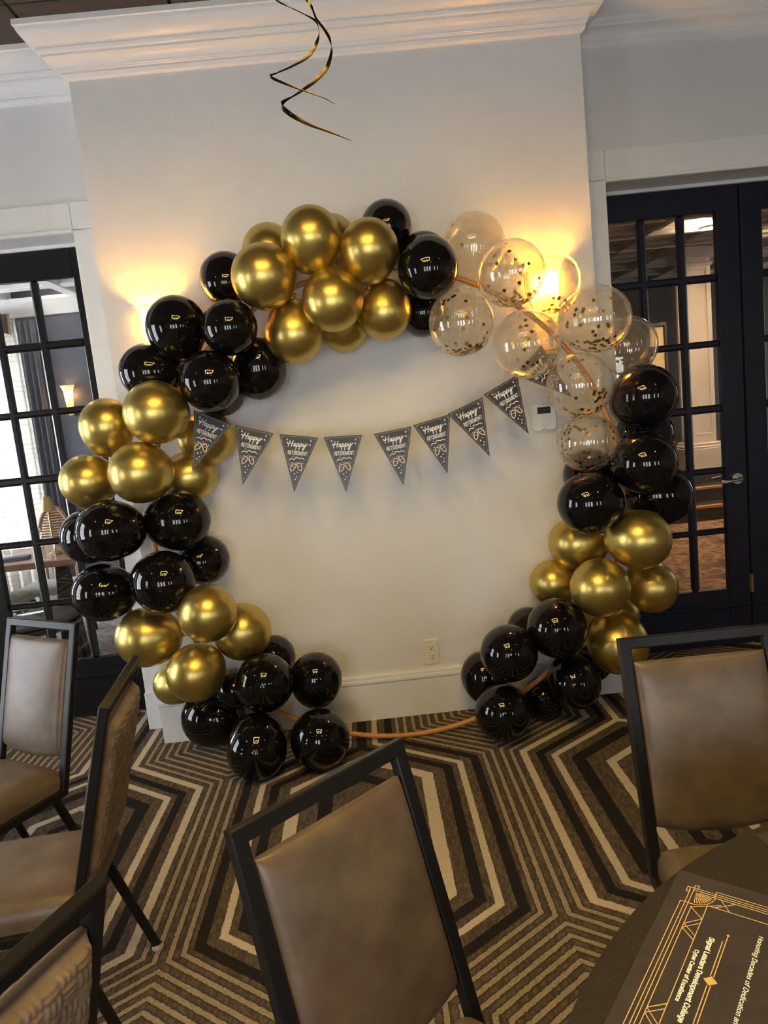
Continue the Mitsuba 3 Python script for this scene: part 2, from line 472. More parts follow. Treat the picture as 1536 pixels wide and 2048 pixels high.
def window(key, o, ux, n, w, z0, z1, light, nx=2, nz=4, frame='trim_paint'):
    """a window in a wall: o centre on the wall (x, y), ux along the wall, n into the room"""
    o, ux, n = np.array([o[0], o[1], 0.0]), np.array([ux[0], ux[1], 0.0]), np.array([n[0], n[1], 0.0])
    tag(key, None, None, None, 'structure')
    M = basis(o, ux, n, (0, 0, 1))
    fr = join(cbox(-w / 2 - 0.07, -w / 2, -0.02, 0.03, z0 - 0.07, z1 + 0.07, 0.004), cbox(w / 2, w / 2 + 0.07, -0.02, 0.03, z0 - 0.07, z1 + 0.07, 0.004),
              cbox(-w / 2, w / 2, -0.02, 0.03, z1, z1 + 0.07, 0.004), cbox(-w / 2 - 0.02, w / 2 + 0.02, -0.02, 0.06, z0 - 0.07, z0, 0.004),
              *[cbox(-w / 2 + w * i / nx - 0.012, -w / 2 + w * i / nx + 0.012, 0.001, 0.022, z0, z1, 0.003) for i in range(1, nx)],
              *[cbox(-w / 2, w / 2, 0.001, 0.022, z0 + (z1 - z0) * i / nz - 0.012, z0 + (z1 - z0) * i / nz + 0.012, 0.003) for i in range(1, nz)])
    fr.apply_transform(M)
    put('frame', fr, frame, parent=key)
    v = (np.array([[-w / 2, 0.004, z0], [w / 2, 0.004, z0], [w / 2, 0.004, z1], [-w / 2, 0.004, z1]]) @ M[:3, :3].T) + M[:3, 3]
    nn = np.cross(v[1] - v[0], v[2] - v[0])
    f = np.array([[0, 1, 2], [0, 2, 3]])
    put('pane', (v, f if nn @ n > 0 else f[:, ::-1]), 'day', parent=key, emitter=emit(light))


window('window_1', (-HX, -0.95), (0, 1), (1, 0), 1.10, 0.35, 2.50, DAY, 3, 5)
window('window_2', (-HX, -3.60), (0, 1), (1, 0), 0.75, 0.55, 2.15, DAY, 2, 5)
window('window_3', (-1.35, HY), (1, 0), (0, 1), 0.52, 0.65, 2.05, DAY)
window('window_4', (-0.45, HY), (1, 0), (0, 1), 0.52, 0.65, 2.05, DAY)
window('window_5', (0.45, HY), (1, 0), (0, 1), 0.52, 0.65, 2.05, DAY)
window('window_6', (2.15, HY), (1, 0), (0, 1), 0.34, 0.75, 1.95, DAY)
window('window_7', (3.45, HY), (1, 0), (0, 1), 0.34, 0.75, 1.95, DAY)


# pendant of two nested square frames with lit strips
def square(cx, cy, z, a, w, t):
    return join(box(cx - a, cx + a, cy - a, cy - a + w, z, z + t), box(cx - a, cx + a, cy + a - w, cy + a, z, z + t),
                box(cx - a, cx - a + w, cy - a + w, cy + a - w, z, z + t), box(cx + a - w, cx + a, cy - a + w, cy + a - w, z, z + t))


ch = tag('pendant_lamp', 'square ceiling pendant of nested lit frames above the tables', 'lamp')
PX, PY, PZ = -0.12, -2.62, 3.03
put('frame', join(square(PX, PY, PZ + 0.014, 0.56, 0.04, 0.05), square(PX, PY - 0.18, PZ - 0.106, 0.28, 0.038, 0.05)), 'lamp_body', parent=ch)


def strip(cx, cy, z, a, w):
    """the lit underside of a square frame, facing down"""
    o, i = a, a - w
    v = np.array([[cx + s * q[0], cy + s * q[1], z] for s in (o, i) for q in ((-1, -1), (1, -1), (1, 1), (-1, 1))])
    f = []
    for k in range(4):
        k2 = (k + 1) % 4
        f += [[k, 4 + k2, k2], [k, 4 + k, 4 + k2]]
    return v, np.array(f)


for args in ((PX, PY, PZ + 0.013, 0.555, 0.030), (PX, PY - 0.18, PZ - 0.107, 0.275, 0.028)):
    put('lit_strip', strip(*args), 'day', parent=ch, emitter=emit(CHANDELIER, 3))
for sx in (-1, 1):
    for sy in (-1, 1):
        put('suspension_rod', tube([(PX + sx * 0.54, PY + sy * 0.54, PZ + 0.05), (PX + sx * 0.54, PY + sy * 0.54, ZC)], 0.006, 6), 'lamp_body', parent=ch)
        put('suspension_rod', tube([(PX + sx * 0.26, PY - 0.18 + sy * 0.26, PZ - 0.06), (PX + sx * 0.26, PY - 0.18 + sy * 0.26, ZC)], 0.005, 6), 'lamp_body', parent=ch)



def downlight(x, y, z, light, r=0.055, label='recessed round ceiling lamp of the hall', group='recessed ceiling lamps of the hall', deep=0.075):
    k = tag(numbered('ceiling_lamp'), label, 'lamp', group)
    ring = lathe([(r, 0.0), (r * 1.12, 0.0), (r * 1.15, 0.006), (r * 1.15, deep), (r, deep), (r, 0.0)], 24)
    ring.apply_translation((x, y, z - deep))
    put('ring', ring, 'trim_paint', 30, parent=k)
    d = trimesh.creation.cylinder(r, 0.004, sections=24)
    d.apply_translation((x, y, z - 0.006))
    put('lens', d, 'day', parent=k, emitter=emit(light))


for x, y, where in ((-2.35, -2.45, 'left of the square pendant'), (2.10, -2.45, 'right of the square pendant'), (-2.35, -4.6, 'at the rear left of the hall'),
                    (0.9, -4.6, 'at the rear middle of the hall'), (2.6, -4.6, 'at the rear right of the hall'), (-1.0, -4.2, 'behind the square pendant')):
    downlight(x, y, ZC, SPOT, label='recessed round ceiling lamp ' + where)

# ------------------------------------------------------------------ wall sconces on the bay
def sconce(cx, label):
    k = tag(numbered('wall_sconce'), label, 'sconce')
    pr = [(0.018, 1.70), (0.030, 1.715), (0.044, 1.78), (0.054, 1.86), (0.060, 1.94), (0.063, 2.02), (0.066, 2.045), (0.080, 2.068), (0.083, 2.078), (0.080, 2.084)]
    ang = np.linspace(0, np.pi, 25)
    v = np.array([[cx + r * 1.0 * math.cos(a), -0.002 - r * 1.35 * math.sin(a), z] for (r, z) in pr for a in ang])
    n = len(ang)
    f = []
    for i in range(len(pr) - 1):
        for j in range(n - 1):
            a, b, c, d = i * n + j, i * n + j + 1, (i + 1) * n + j + 1, (i + 1) * n + j
            f += [[a, c, b], [a, d, c]]
    s = put('glass_shade', trimesh.Trimesh(v, np.array(f), process=False), 'shade_glass', True, parent=k)
    put('base_cap', join(cbox(cx - 0.035, cx + 0.035, -0.045, 0.0, 1.675, 1.705, 0.006), trimesh.creation.icosphere(3, 0.014).apply_translation((cx, -0.022, 1.672))), 'brass', 35, parent=k)
    put('holder', tube([(cx, -0.055, 1.72), (cx, -0.055, 1.955)], 0.010, 10), 'plastic_ivory', 35, parent=k)
    b = lathe([(0.0, 0.0), (0.010, 0.002), (0.013, 0.02), (0.017, 0.045), (0.015, 0.07), (0.0, 0.095)], 14)
    b.apply_translation((cx, -0.055, 1.955))
    put('bulb', b, 'day', 40, parent=k, emitter=emit(SCONCE, 3))


sconce(-0.876, 'glowing amber glass wall sconce behind black balloons left of the bay')
sconce(0.908, 'glowing amber glass wall sconce behind the clear confetti balloons')

# ------------------------------------------------------------------ thermostat and outlet
t = tag('thermostat', 'white rounded thermostat with black screen below the clear balloons', 'thermostat')
TM = basis((0.857, 0, 1.395), (1, 0, 0), (0, 0, 1), (0, -1, 0))


def rounded(w, h, r):
    return Polygon([(-w / 2 + r, -h / 2 + r), (w / 2 - r, -h / 2 + r), (w / 2 - r, h / 2 - r), (-w / 2 + r, h / 2 - r)]).buffer(r, 12)


def slab(shape, z0, z1, c=0.003):
    """an extruded outline with a chamfered front edge"""
    a = flat(shape, z1 - z0 - c)
    a.apply_translation((0, 0, z0))
    b = flat(shape.buffer(-c), z1 - z0)
    b.apply_translation((0, 0, z0))
    m = join(a, b)
    return m


def at(M, m):
    m = m.copy()
    m.apply_transform(M)
    return m


TH = 0.128
def hull_slab(shape, z0, z1, c):
    co = np.array(shape.exterior.coords)
    ci = np.array(shape.buffer(-c).exterior.coords)
    pts = np.vstack([np.c_[co, np.full(len(co), z0)], np.c_[co, np.full(len(co), z1 - c)], np.c_[ci, np.full(len(ci), z1)]])
    return trimesh.convex.convex_hull(pts)


put('body', at(TM, hull_slab(rounded(0.124, TH, 0.026), 0.0, 0.022, 0.006)), 'plastic_white', 30, parent=t)
put('screen', at(TM, flat(affinity.translate(rounded(0.062, 0.031, 0.004), 0.003, 0.034), 0.0008).apply_translation((0, 0, 0.0218))), 'screen_black', parent=t)
put('dial', at(TM, lathe([(0.024, 0.0), (0.024, 0.0035), (0.022, 0.005), (0.015, 0.0045), (0.014, 0.003), (0.0, 0.0032)], 32).apply_translation((0.004, -0.018, 0.0215))), 'plastic_white', 35, parent=t)
put('nameplate', at(TM, flat(affinity.translate(rounded(0.024, 0.006, 0.002), -0.002, -0.054), 0.0006).apply_translation((0, 0, 0.0218))), 'plastic_grey', parent=t)

o = tag('power_outlet', 'ivory double power outlet above the baseboard', 'outlet')
OM = basis((0.2245, 0, 0.311), (1, 0, 0), (0, 0, 1), (0, -1, 0))
put('plate', at(OM, hull_slab(rounded(0.077, 0.127, 0.004), 0.0, 0.007, 0.003)), 'plastic_ivory', 30, parent=o)
for s in (1, -1):
    rec = rounded(0.034, 0.030, 0.012)
    r_ = put('receptacle', at(OM, hull_slab(affinity.translate(rec, 0, s * 0.0225), 0.006, 0.0095, 0.0015)), 'plastic_ivory', 30, parent=o)
    sl = [affinity.translate(Polygon([(-0.0012, -0.005), (0.0012, -0.005), (0.0012, 0.005), (-0.0012, 0.005)]), dx, s * 0.0225 + 0.004) for dx in (-0.0068, 0.0068)]
    sl.append(Point(0, s * 0.0225 - 0.008).buffer(0.0032, 8))
    put('slots', at(OM, flat(unary_union(sl), 0.0006).apply_translation((0, 0, 0.0094))), 'slot_black', parent=r_)
put('screw', at(OM, trimesh.creation.cylinder(0.003, 0.002, sections=12).apply_translation((0, 0, 0.0075))), 'plastic_ivory', parent=o)

# ------------------------------------------------------------------ the hoop and its balloons
HCX, HCZ, HR, HY0 = 0.082, 1.058, 1.047, -0.25
ang = np.linspace(0, 2 * np.pi, 121)[:-1]
hoop = tube(np.stack([HCX + HR * np.cos(ang), np.full(120, HY0), HCZ + HR * np.sin(ang)], -1), 0.0115, 10, closed=True)
tag(put('arch_hoop', hoop, 'hoop_plastic', True), 'thin orange hoop that carries the balloons and touches the carpet', 'hoop')

# kind, x, y, z, radius, width over height as it shows, label
BALLOONS = [
    ('g','F',-0.121,-0.400,2.216,0.1215,0.88, "gold balloon highest of the gold ones, between two others at the arch's top"),
    ('g','B',-0.320,-0.140,2.244,0.1132,1.00, "gold balloon peeking out behind the upper left of the arch's top gold cluster"),
    ('g','F',-0.326,-0.400,2.086,0.1311,0.99, "large gold balloon at the left of the top cluster, overlapping a black one"),
    ('g','B',-0.041,-0.140,2.263,0.1051,1.00, "gold balloon mostly hidden behind the two uppermost gold ones"),
    ('g','F',0.106,-0.400,2.150,0.1183,0.89, "gold balloon at the upper right of the top cluster beside a black balloon"),
    ('g','F',-0.062,-0.400,1.968,0.1253,0.93, "gold balloon in the front centre of the top cluster, lowest of the front ones"),
    ('g','M',-0.241,-0.270,1.867,0.1254,0.87, "gold balloon at the lower left of the top cluster, above the bare wall"),
    ('g','M',0.147,-0.270,1.921,0.1163,0.82, "gold balloon at the lower right of the top cluster beside black balloons"),
    ('g','B',-0.031,-0.140,1.881,0.1039,0.94, "gold balloon whose lower edge shows under the front centre of the top cluster"),
    ('k','B',0.201,-0.140,2.295,0.1096,1.02, "black balloon highest in the arch, behind the top right gold balloon"),
    ('k','B',0.347,-0.172,2.135,0.1148,0.96, "black balloon a sliver of which shows behind the large black one at the top right"),
    ('k','F',0.335,-0.400,2.054,0.1224,0.92, "large black balloon at the top right between gold and clear balloons"),
    ('k','B',0.324,-0.140,1.915,0.1036,0.87, "black balloon low behind the gold cluster's right side, next to a clear balloon"),
    ('k','B',-0.519,-0.140,2.143,0.1131,0.95, "black balloon behind the left end of the top gold cluster"),
    ('k','M',-0.727,-0.288,1.940,0.1264,0.86, "black balloon glowing reddish before the left wall sconce"),
    ('k','F',-0.489,-0.400,1.902,0.1130,1.02, "black balloon right of the reddish one, below the top gold cluster"),
    ('k','M',-0.877,-0.252,1.771,0.1204,1.25, "black balloon at the outer left edge just above the left gold cluster"),
    ('k','F',-0.596,-0.400,1.698,0.1246,0.98, "large black balloon in the front of the upper left black cluster, above a gold one"),
    ('k','B',-0.422,-0.188,1.734,0.1237,0.90, "black balloon at the inner right of the upper left black cluster"),
    ('k','B',-0.608,-0.116,1.660,0.1057,1.00, "black balloon hidden behind the upper left black cluster near the first pennant"),
    ('g','F',-0.832,-0.400,1.594,0.1302,1.02, "gold balloon at the top of the left gold cluster, in front"),
    ('g','M',-1.083,-0.270,1.562,0.1149,0.89, "gold balloon at the upper outer left of the left gold cluster"),
    ('g','B',-0.691,-0.125,1.464,0.1214,1.06, "gold balloon behind the leftmost pennant"),
    ('g','F',-0.932,-0.400,1.356,0.1281,1.03, "gold balloon in the front centre of the left gold cluster"),
    ('g','M',-1.200,-0.270,1.337,0.1154,1.04, "gold balloon farthest left of the whole arch, before the black glazed door"),
    ('g','B',-0.793,-0.124,1.302,0.1142,1.10, "gold balloon at the lower right of the left gold cluster, under the pennant"),
    ('k','F',-1.097,-0.400,1.129,0.1294,1.13, "large black balloon left front of the middle left black cluster, under gold ones"),
    ('k','B',-1.285,-0.140,1.079,0.1253,0.98, "black balloon a crescent of which shows at the arch's left edge"),
    ('k','M',-0.837,-0.270,1.124,0.1338,1.17, "large black balloon right of the middle left black cluster, under the gold cluster"),
    ('k','B',-0.782,-0.140,0.914,0.1136,1.02, "black balloon behind the middle left black cluster, by the bare wall"),
    ('k','M',-1.213,-0.270,0.841,0.1274,1.21, "black balloon lower left of the middle left cluster, beside the black glazed door"),
    ('k','F',-0.913,-0.371,0.880,0.1342,1.08, "black balloon front centre of the middle left cluster, just above gold ones"),
    ('g','M',-1.052,-0.270,0.618,0.1339,1.13, "gold balloon at the outer left of the lower left gold cluster"),
    ('g','F',-0.730,-0.429,0.738,0.1231,1.02, "gold balloon topmost of the lower left gold cluster"),
    ('g','M',-0.628,-0.270,0.595,0.1285,1.02, "gold balloon at the inner right of the lower left gold cluster"),
    ('g','F',-0.824,-0.400,0.474,0.1246,1.02, "gold balloon front and lowest of the lower left gold cluster"),
    ('g','B',-0.999,-0.140,0.343,0.0995,1.07, "gold balloon half hidden left behind the lowest left gold one"),
    ('k','B',-0.526,-0.140,0.416,0.1029,0.96, "small black balloon at the top of the bottom left cluster, by the wall"),
    ('k','F',-0.537,-0.400,0.395,0.1278,1.00, "black balloon in the front centre of the bottom left cluster"),
    ('k','M',-0.327,-0.270,0.337,0.1190,0.91, "black balloon at the right of the bottom left cluster, before the baseboard"),
    ('k','B',-0.848,-0.149,0.162,0.1389,1.12, "black balloon farthest left of the bottom left cluster, beside the white baseboard end"),
    ('k','F',-0.594,-0.468,0.130,0.1301,0.91, "black balloon lowest and nearest of all on the carpet at the bottom left"),
    ('k','M',-0.323,-0.442,0.129,0.1292,1.00, "black balloon at the bottom left cluster's right on the carpet, touching the hoop"),
    ('k','B',-0.708,-0.217,0.312,0.0944,1.00, "black balloon deep in the bottom left cluster under the gold balloons"),
    ('c','B',0.574,-0.145,2.178,0.1353,0.82, "clear balloon with hardly any confetti, highest of the clear ones"),
    ('c','F',0.657,-0.470,1.992,0.1296,1.03, "clear confetti balloon in front of the glowing sconce, left of the bulb"),
    ('c','M',0.860,-0.300,1.966,0.1202,0.86, "clear yellow-lit confetti balloon close before the sconce, behind two others"),
    ('c','F',0.452,-0.400,1.830,0.1334,0.92, "clear confetti balloon farthest left of the clear ones, full of dark confetti"),
    ('c','F',0.712,-0.400,1.715,0.1400,1.03, "large clear balloon with few confetti before a half-hidden pennant"),
    ('c','F',1.008,-0.400,1.787,0.1363,1.10, "large clear confetti balloon right of the sconce, before the wall edge"),
    ('c','B',1.230,-0.140,1.680,0.1292,0.95, "clear balloon with hardly any confetti, farthest right before the navy door"),
    ('c','F',0.920,-0.400,1.525,0.1360,1.06, "clear confetti balloon between the thermostat and the upper right black balloon"),
    ('c','M',0.970,-0.286,1.277,0.1255,1.12, "clear balloon with the most gold confetti, lowest of the clear ones"),
    ('k','M',1.233,-0.285,1.449,0.1387,0.99, "black balloon topmost of the right black cluster, under the farthest right clear one"),
    ('k','B',1.291,-0.125,1.271,0.1267,1.07, "black balloon behind the right black cluster, showing between two front ones"),
    ('k','F',1.176,-0.400,1.173,0.1309,1.05, "black balloon in the front centre of the right black cluster before the navy door"),
    ('k','B',1.348,-0.140,0.987,0.1390,1.22, "black balloon farthest right of the arch, next to the door lever"),
    ('k','F',0.929,-0.400,1.028,0.1308,1.18, "large black balloon lower left of the right black cluster, below the clear ones"),
    ('k','B',1.024,-0.132,1.115,0.1220,1.00, "black balloon behind the lowest clear confetti balloon"),
    ('g','F',1.137,-0.400,0.847,0.1294,1.07, "gold balloon upper right of the right gold cluster, largest of it"),
    ('g','B',0.934,-0.154,0.808,0.1250,1.23, "gold balloon upper left of the right gold cluster, under a black one"),
    ('g','B',0.821,-0.126,0.625,0.1082,1.16, "gold balloon at the inner left of the right gold cluster, by the bare wall"),
    ('g','F',0.953,-0.400,0.654,0.1274,1.02, "gold balloon in the front centre of the right gold cluster"),
    ('g','M',1.228,-0.270,0.594,0.1149,0.96, "gold balloon at the outer right of the right gold cluster"),
    ('g','M',1.050,-0.301,0.358,0.1359,0.94, "gold balloon lowest of the right cluster, beside a chair's top rail"),
    ('g','B',1.127,-0.111,0.428,0.0974,1.00, "gold balloon barely showing behind the lowest gold one on the right"),
    ('k','F',0.756,-0.391,0.492,0.1307,1.00, "black balloon topmost of the bottom right cluster, under the gold ones"),
    ('k','B',0.686,-0.140,0.420,0.1006,1.02, "small black balloon behind the top of the bottom right cluster, by the wall"),
    ('k','F',0.534,-0.409,0.409,0.1248,1.02, "black balloon at the left front of the bottom right cluster, above another on the carpet"),
    ('k','B',0.456,-0.140,0.213,0.1123,0.92, "black balloon farthest left of the bottom right cluster, before the baseboard"),
    ('k','F',0.488,-0.400,0.137,0.1245,0.95, "black balloon lowest of the bottom right cluster, on the carpet at the hoop"),
    ('k','M',0.833,-0.327,0.207,0.1173,0.96, "black balloon at the right of the bottom right cluster, below the gold balloon"),
    ('k','B',0.718,-0.204,0.099,0.0990,1.02, "black balloon deep in the shade between the bottom right balloons on the carpet"),
    ('k','B',0.979,-0.140,0.218,0.0892,0.95, "black balloon barely showing at the far right of the bottom right cluster"),
]


def unit_balloon():
    """radius 1, crown up +z, neck down"""
    pr = []
    for k in range(0, 23):
        a = math.pi / 2 * k / 22
        pr.append((math.sin(a), 1.03 * math.cos(a)))
    for k in range(1, 25):
        s = k / 24
        a = math.pi / 2 * s
        z = -1.16 * math.sin(a) ** 1.0
        r = math.cos(a) ** 0.92 * (1 - 0.03 * math.sin(2 * a))
        if r > 0.085:
            pr.append((r, z))
    pr += [(0.080, -1.165), (0.066, -1.185)]
    return pr


def balloon_axis(c, R, ratio, layer):
    """crown direction: away from the hoop, leaning to the front or the back by the layer"""
    v = np.array([c[0] - HCX, 0, c[2] - HCZ])
    d = np.linalg.norm(v)
    h = np.array([HCX, HY0, HCZ]) + v / d * HR
    h[1] = HY0
    w = np.array([c[0], c[1], c[2]]) - h
    e = max(ratio, 1 / ratio)
    s = min(1.0, max(0.0, (e - 1.0) / 0.14))
    major = np.array([1.0, 0, -0.1]) if ratio > 1 else np.array([0.1, 0, 1.0])
    lat = np.array([w[0], 0, w[2]])
    side = major * (1 if lat @ major >= 0 else -1)
    fb = np.array([0, {'F': -1.0, 'M': -0.5, 'B': 0.8}[layer], 0])
    a = side * s + fb * (1.0 - 0.75 * s) + lat / max(np.linalg.norm(lat), 1e-6) * 0.25 * (1 - s)
    return a / np.linalg.norm(a)


PRO = unit_balloon()
SKIN = lathe(PRO[::-1], 44)
KNOT = lathe([(0.062, -1.175), (0.045, -1.20), (0.05, -1.215), (0.075, -1.225), (0.072, -1.245), (0.045, -1.25), (0.05, -1.30), (0.085, -1.34), (0.075, -1.345), (0.03, -1.31)][::-1], 16)
SKINS = {'g': mikit.ply(SKIN, 'gold_latex', True), 'k': mikit.ply(SKIN, 'black_latex', True), 'c': mikit.ply(SKIN, 'clear_latex', True)}
KNOTS = {'g': mikit.ply(KNOT, 'gold_latex', 40), 'k': mikit.ply(KNOT, 'black_latex', 40), 'c': mikit.ply(KNOT, 'clear_latex', 40)}
NAMES = {'g': 'gold_balloon', 'k': 'black_balloon', 'c': 'confetti_balloon'}
GROUPS = {'g': 'chrome gold balloons of the arch', 'k': 'black balloons of the arch', 'c': 'clear confetti balloons of the arch'}
CONFETTI = iter([10, 150, 60, 190, 45, 90, 22, 140, 270])


def profile_at(z):
    zs = np.array([p[1] for p in PRO])[::-1]
    rs = np.array([p[0] for p in PRO])[::-1]
    return np.interp(z, zs, rs)


def confetti(M, R, count, r_):
    """round foil discs lying against the skin, most of them low down"""
    out = []
    Minv = np.linalg.inv(M)
    down = Minv[:3, :3] @ np.array([0, 0, -1.0])
    down /= np.linalg.norm(down)
    hubs = [r_.normal(size=3) for _ in range(4)]
    while len(out) < count:
        d = r_.normal(size=3)
        d /= np.linalg.norm(d)
        if r_.random() < 0.55:
            d = d * 0.55 + down * 0.9 + hubs[r_.integers(4)] * 0.12
        elif r_.random() < 0.5:
            d = d * 0.35 + hubs[r_.integers(4)] * 0.6 + down * 0.3
        d /= np.linalg.norm(d)
        z = d[2] * 1.03 if d[2] > 0 else d[2] * 1.12
        q = math.hypot(d[0], d[1])
        if z < -1.0 or q < 1e-3:
            continue
        rr = profile_at(z) * 1.004
        pos = np.array([d[0] / q * rr, d[1] / q * rr, z * 1.004])
        n = d + r_.normal(size=3) * 0.05
        n /= np.linalg.norm(n)
        a = np.cross(n, [0.3, 0.5, 0.8])
        a /= np.linalg.norm(a)
        b = np.cross(n, a)
        s = 0.0074 / R
        th = np.arange(9) * 2 * np.pi / 9
        ring = pos + n * 0.004 + s * (np.cos(th)[:, None] * a + np.sin(th)[:, None] * b)
        out.append((np.vstack([ring, pos + n * 0.004]), np.array([[j, (j + 1) % 9, 9] for j in range(9)])))
    off = np.cumsum([0] + [len(v) for v, _ in out])
    m = trimesh.Trimesh(np.vstack([v for v, _ in out]), np.vstack([f + o for (_, f), o in zip(out, off)]), process=False)
    return m


for i, (kind, layer, x, y, z, R, ratio, text) in enumerate(BALLOONS):
    c = np.array([x, y, z])
    a = balloon_axis(c, R, ratio, layer)
    q = np.cross(a, [0.31, 0.2, 0.93])
    q /= np.linalg.norm(q)
    M = basis(c, q * R, np.cross(a, q) * R, a * R)
    W = T(M.tolist())
    k = tag(numbered(NAMES[kind]), text, 'balloon', GROUPS[kind])
    put_shared('skin', SKINS[kind], k, W)
    put_shared('knot', KNOTS[kind], k, W)
    if kind == 'c':
        cf = confetti(M, R, next(CONFETTI), np.random.default_rng(100 + i))
        cf.apply_transform(M)
        kk = put('confetti', cf, 'foil', parent=k)
        tag(kk, 'round gold foil confetti of the clear balloon', kind='stuff')

# ------------------------------------------------------------------ the bunting: pennants on a cord
def stroke(*lines, w=0.06):
    return unary_union([LineString(spline(l, 6)).buffer(w / 2, 4) if len(l) > 2 else LineString(l).buffer(w / 2, 4) for l in lines])


def star(x, y, r):
    return Polygon([(x + (r if k % 2 == 0 else r * 0.42) * math.sin(k * math.pi / 5), y + (r if k % 2 == 0 else r * 0.42) * math.cos(k * math.pi / 5)) for k in range(10)])


def happy():
    H = [[(0.42, 1.02), (0.30, 0.55), (0.06, -0.12)], [(1.02, 1.06), (0.84, 0.5), (0.70, -0.06)], [(0.0, 0.36), (0.4, 0.50), (0.95, 0.56)]]
    A = [[(1.46, 0.50), (1.26, 0.56), (1.10, 0.30), (1.14, 0.06), (1.30, 0.08), (1.46, 0.46), (1.42, 0.14), (1.52, 0.02), (1.68, 0.26)]]
    Pp = [[(1.80, 0.58), (1.70, 0.10), (1.56, -0.58)], [(1.74, 0.36), (1.92, 0.58), (2.08, 0.44), (2.0, 0.10), (1.76, 0.04)], [(2.0, 0.08), (2.16, 0.14), (2.30, 0.36)]]
    P2 = [[(x + 0.62, y + 0.03) for x, y in l] for l in Pp]
    Y = [[(3.02, 0.60), (2.94, 0.24), (3.08, 0.10), (3.30, 0.34)], [(3.44, 0.66), (3.30, 0.14), (3.10, -0.48), (2.88, -0.56), (2.94, -0.28), (3.32, 0.06), (3.84, 0.58)]]
    return stroke(*(H + A + Pp + P2 + Y), w=0.145)


TOPW, SIDE = 0.1685, 0.2600
FH = math.sqrt(SIDE ** 2 - (TOPW / 2) ** 2)
# flag coordinates: x along the top edge from its middle, y up, apex at (0, -FH)
hp = happy()
hb = hp.bounds
s = 0.090 / (hb[2] - hb[0])
hp = affinity.translate(affinity.scale(hp, s, s * 1.04, origin=(0, 0)), -0.042 - 0.003, -0.047)
txt = meshkit.text_mesh('RETIREMENT', 1.0, 0.001, bold=True)
w0 = txt.bounds[1][0] - txt.bounds[0][0]
txt.apply_transform(np.diag([0.086 / w0, 0.0165, 0.0003 / 0.001, 1.0]))
txt.apply_translation((-0.043, -0.0835, 0.0008))
swirl = stroke([(-0.033, -0.108), (-0.026, -0.101), (-0.018, -0.103), (-0.012, -0.104), (-0.005, -0.095), (0.004, -0.096), (0.012, -0.099), (0.021, -0.095), (0.032, -0.102)], w=0.0032)
dots = [Point(-0.047, -0.034).buffer(0.0032, 6), Point(0.052, -0.036).buffer(0.0036, 6), star(-0.050, -0.020, 0.0055), star(0.054, -0.018, 0.0055),
        star(-0.018, -0.092, 0.0035), Point(-0.006, -0.166).buffer(0.0032, 6), Point(0.006, -0.158).buffer(0.0026, 6), Point(0.005, -0.178).buffer(0.0028, 6),
        Point(-0.001, -0.190).buffer(0.0034, 6), star(0.026, -0.118, 0.0036), star(-0.022, -0.120, 0.0034), star(-0.028, -0.128, 0.003)]
white = join(flat(unary_union([hp, swirl] + dots), 0.0003).apply_translation((0, 0, 0.0008)), txt)


def flute(cx, cy, ang, fl=1):
    g = Polygon([(-0.0075, 0.016), (0.0075, 0.016), (0.0105, 0.002), (0.0065, -0.012), (0.001, -0.018), (-0.001, -0.018), (-0.0065, -0.012), (-0.0105, 0.002)]).buffer(0.001)
    g = g.difference(g.buffer(-0.0032))
    g = unary_union([g, LineString([(-0.008, 0.002), (0.008, 0.004)]).buffer(0.0009)])
    return affinity.translate(affinity.rotate(g, ang, origin=(0, 0)), cx, cy)


gold = [flute(-0.0145, -0.139, -24), flute(0.0145, -0.134, 22)]
gold += [LineString([(0.0, -0.119), (-0.001, -0.112)]).buffer(0.0008), LineString([(0.004, -0.120), (0.008, -0.114)]).buffer(0.0008), LineString([(-0.005, -0.121), (-0.010, -0.116)]).buffer(0.0008)]
tri = Polygon([(-TOPW / 2, 0), (TOPW / 2, 0), (0, -FH)])
ring_in = tri.buffer(-0.0062, join_style=2)
cc = LineString(ring_in.exterior.coords)
n_d = int(cc.length / 0.0052)
border = [Point(cc.interpolate(k / n_d, normalized=True)).buffer(0.0011, 2) for k in range(n_d)]
corner = [Point(-0.069, -0.010).buffer(0.0017, 4), Point(0.069, -0.010).buffer(0.0017, 4)]
FLAG = mikit.ply(flat(tri, 0.0008), 'card_black')
PW = mikit.ply(white, 'print_white')
PG = mikit.ply(flat(unary_union(gold + border + corner), 0.0003).apply_translation((0, 0, 0.0008)), 'print_gold')

k1 = 1.0
FLAGS = [((-0.704, 1.591), (-0.551, 1.513), -0.285, -6, 'black Happy Retirement pennant hanging before the gold balloons, leftmost of the bunting'),
         ((-0.541, 1.510), (-0.379, 1.457), -0.270, -5, 'second black Happy Retirement pennant from the left, beside the gold balloons'),
         ((-0.358, 1.452), (-0.190, 1.419), -0.262, -3, 'third black Happy Retirement pennant from the left of the bunting'),
         ((-0.168, 1.419), (-0.002, 1.411), -0.258, -2, 'level black Happy Retirement pennant at the lowest part of the bunting, left of the gap'),
         ((0.051, 1.410), (0.216, 1.425), -0.258, 3, 'black Happy Retirement pennant just right of the middle gap in the bunting'),
         ((0.227, 1.430), (0.385, 1.460), -0.260, 5, 'black Happy Retirement pennant, second right of the middle gap'),
         ((0.383, 1.464), (0.532, 1.518), -0.262, 6, 'steeply tilted black Happy Retirement pennant, third from the right end'),
         ((0.544, 1.531), (0.689, 1.596), -0.266, 7, 'tilted black Happy Retirement pennant left of the thermostat'),
         ((0.690, 1.598), (0.812, 1.714), -0.245, 8, 'black Happy Retirement pennant half hidden behind two clear balloons')]
cord_pts = [(-0.760, -0.28, 1.625)]
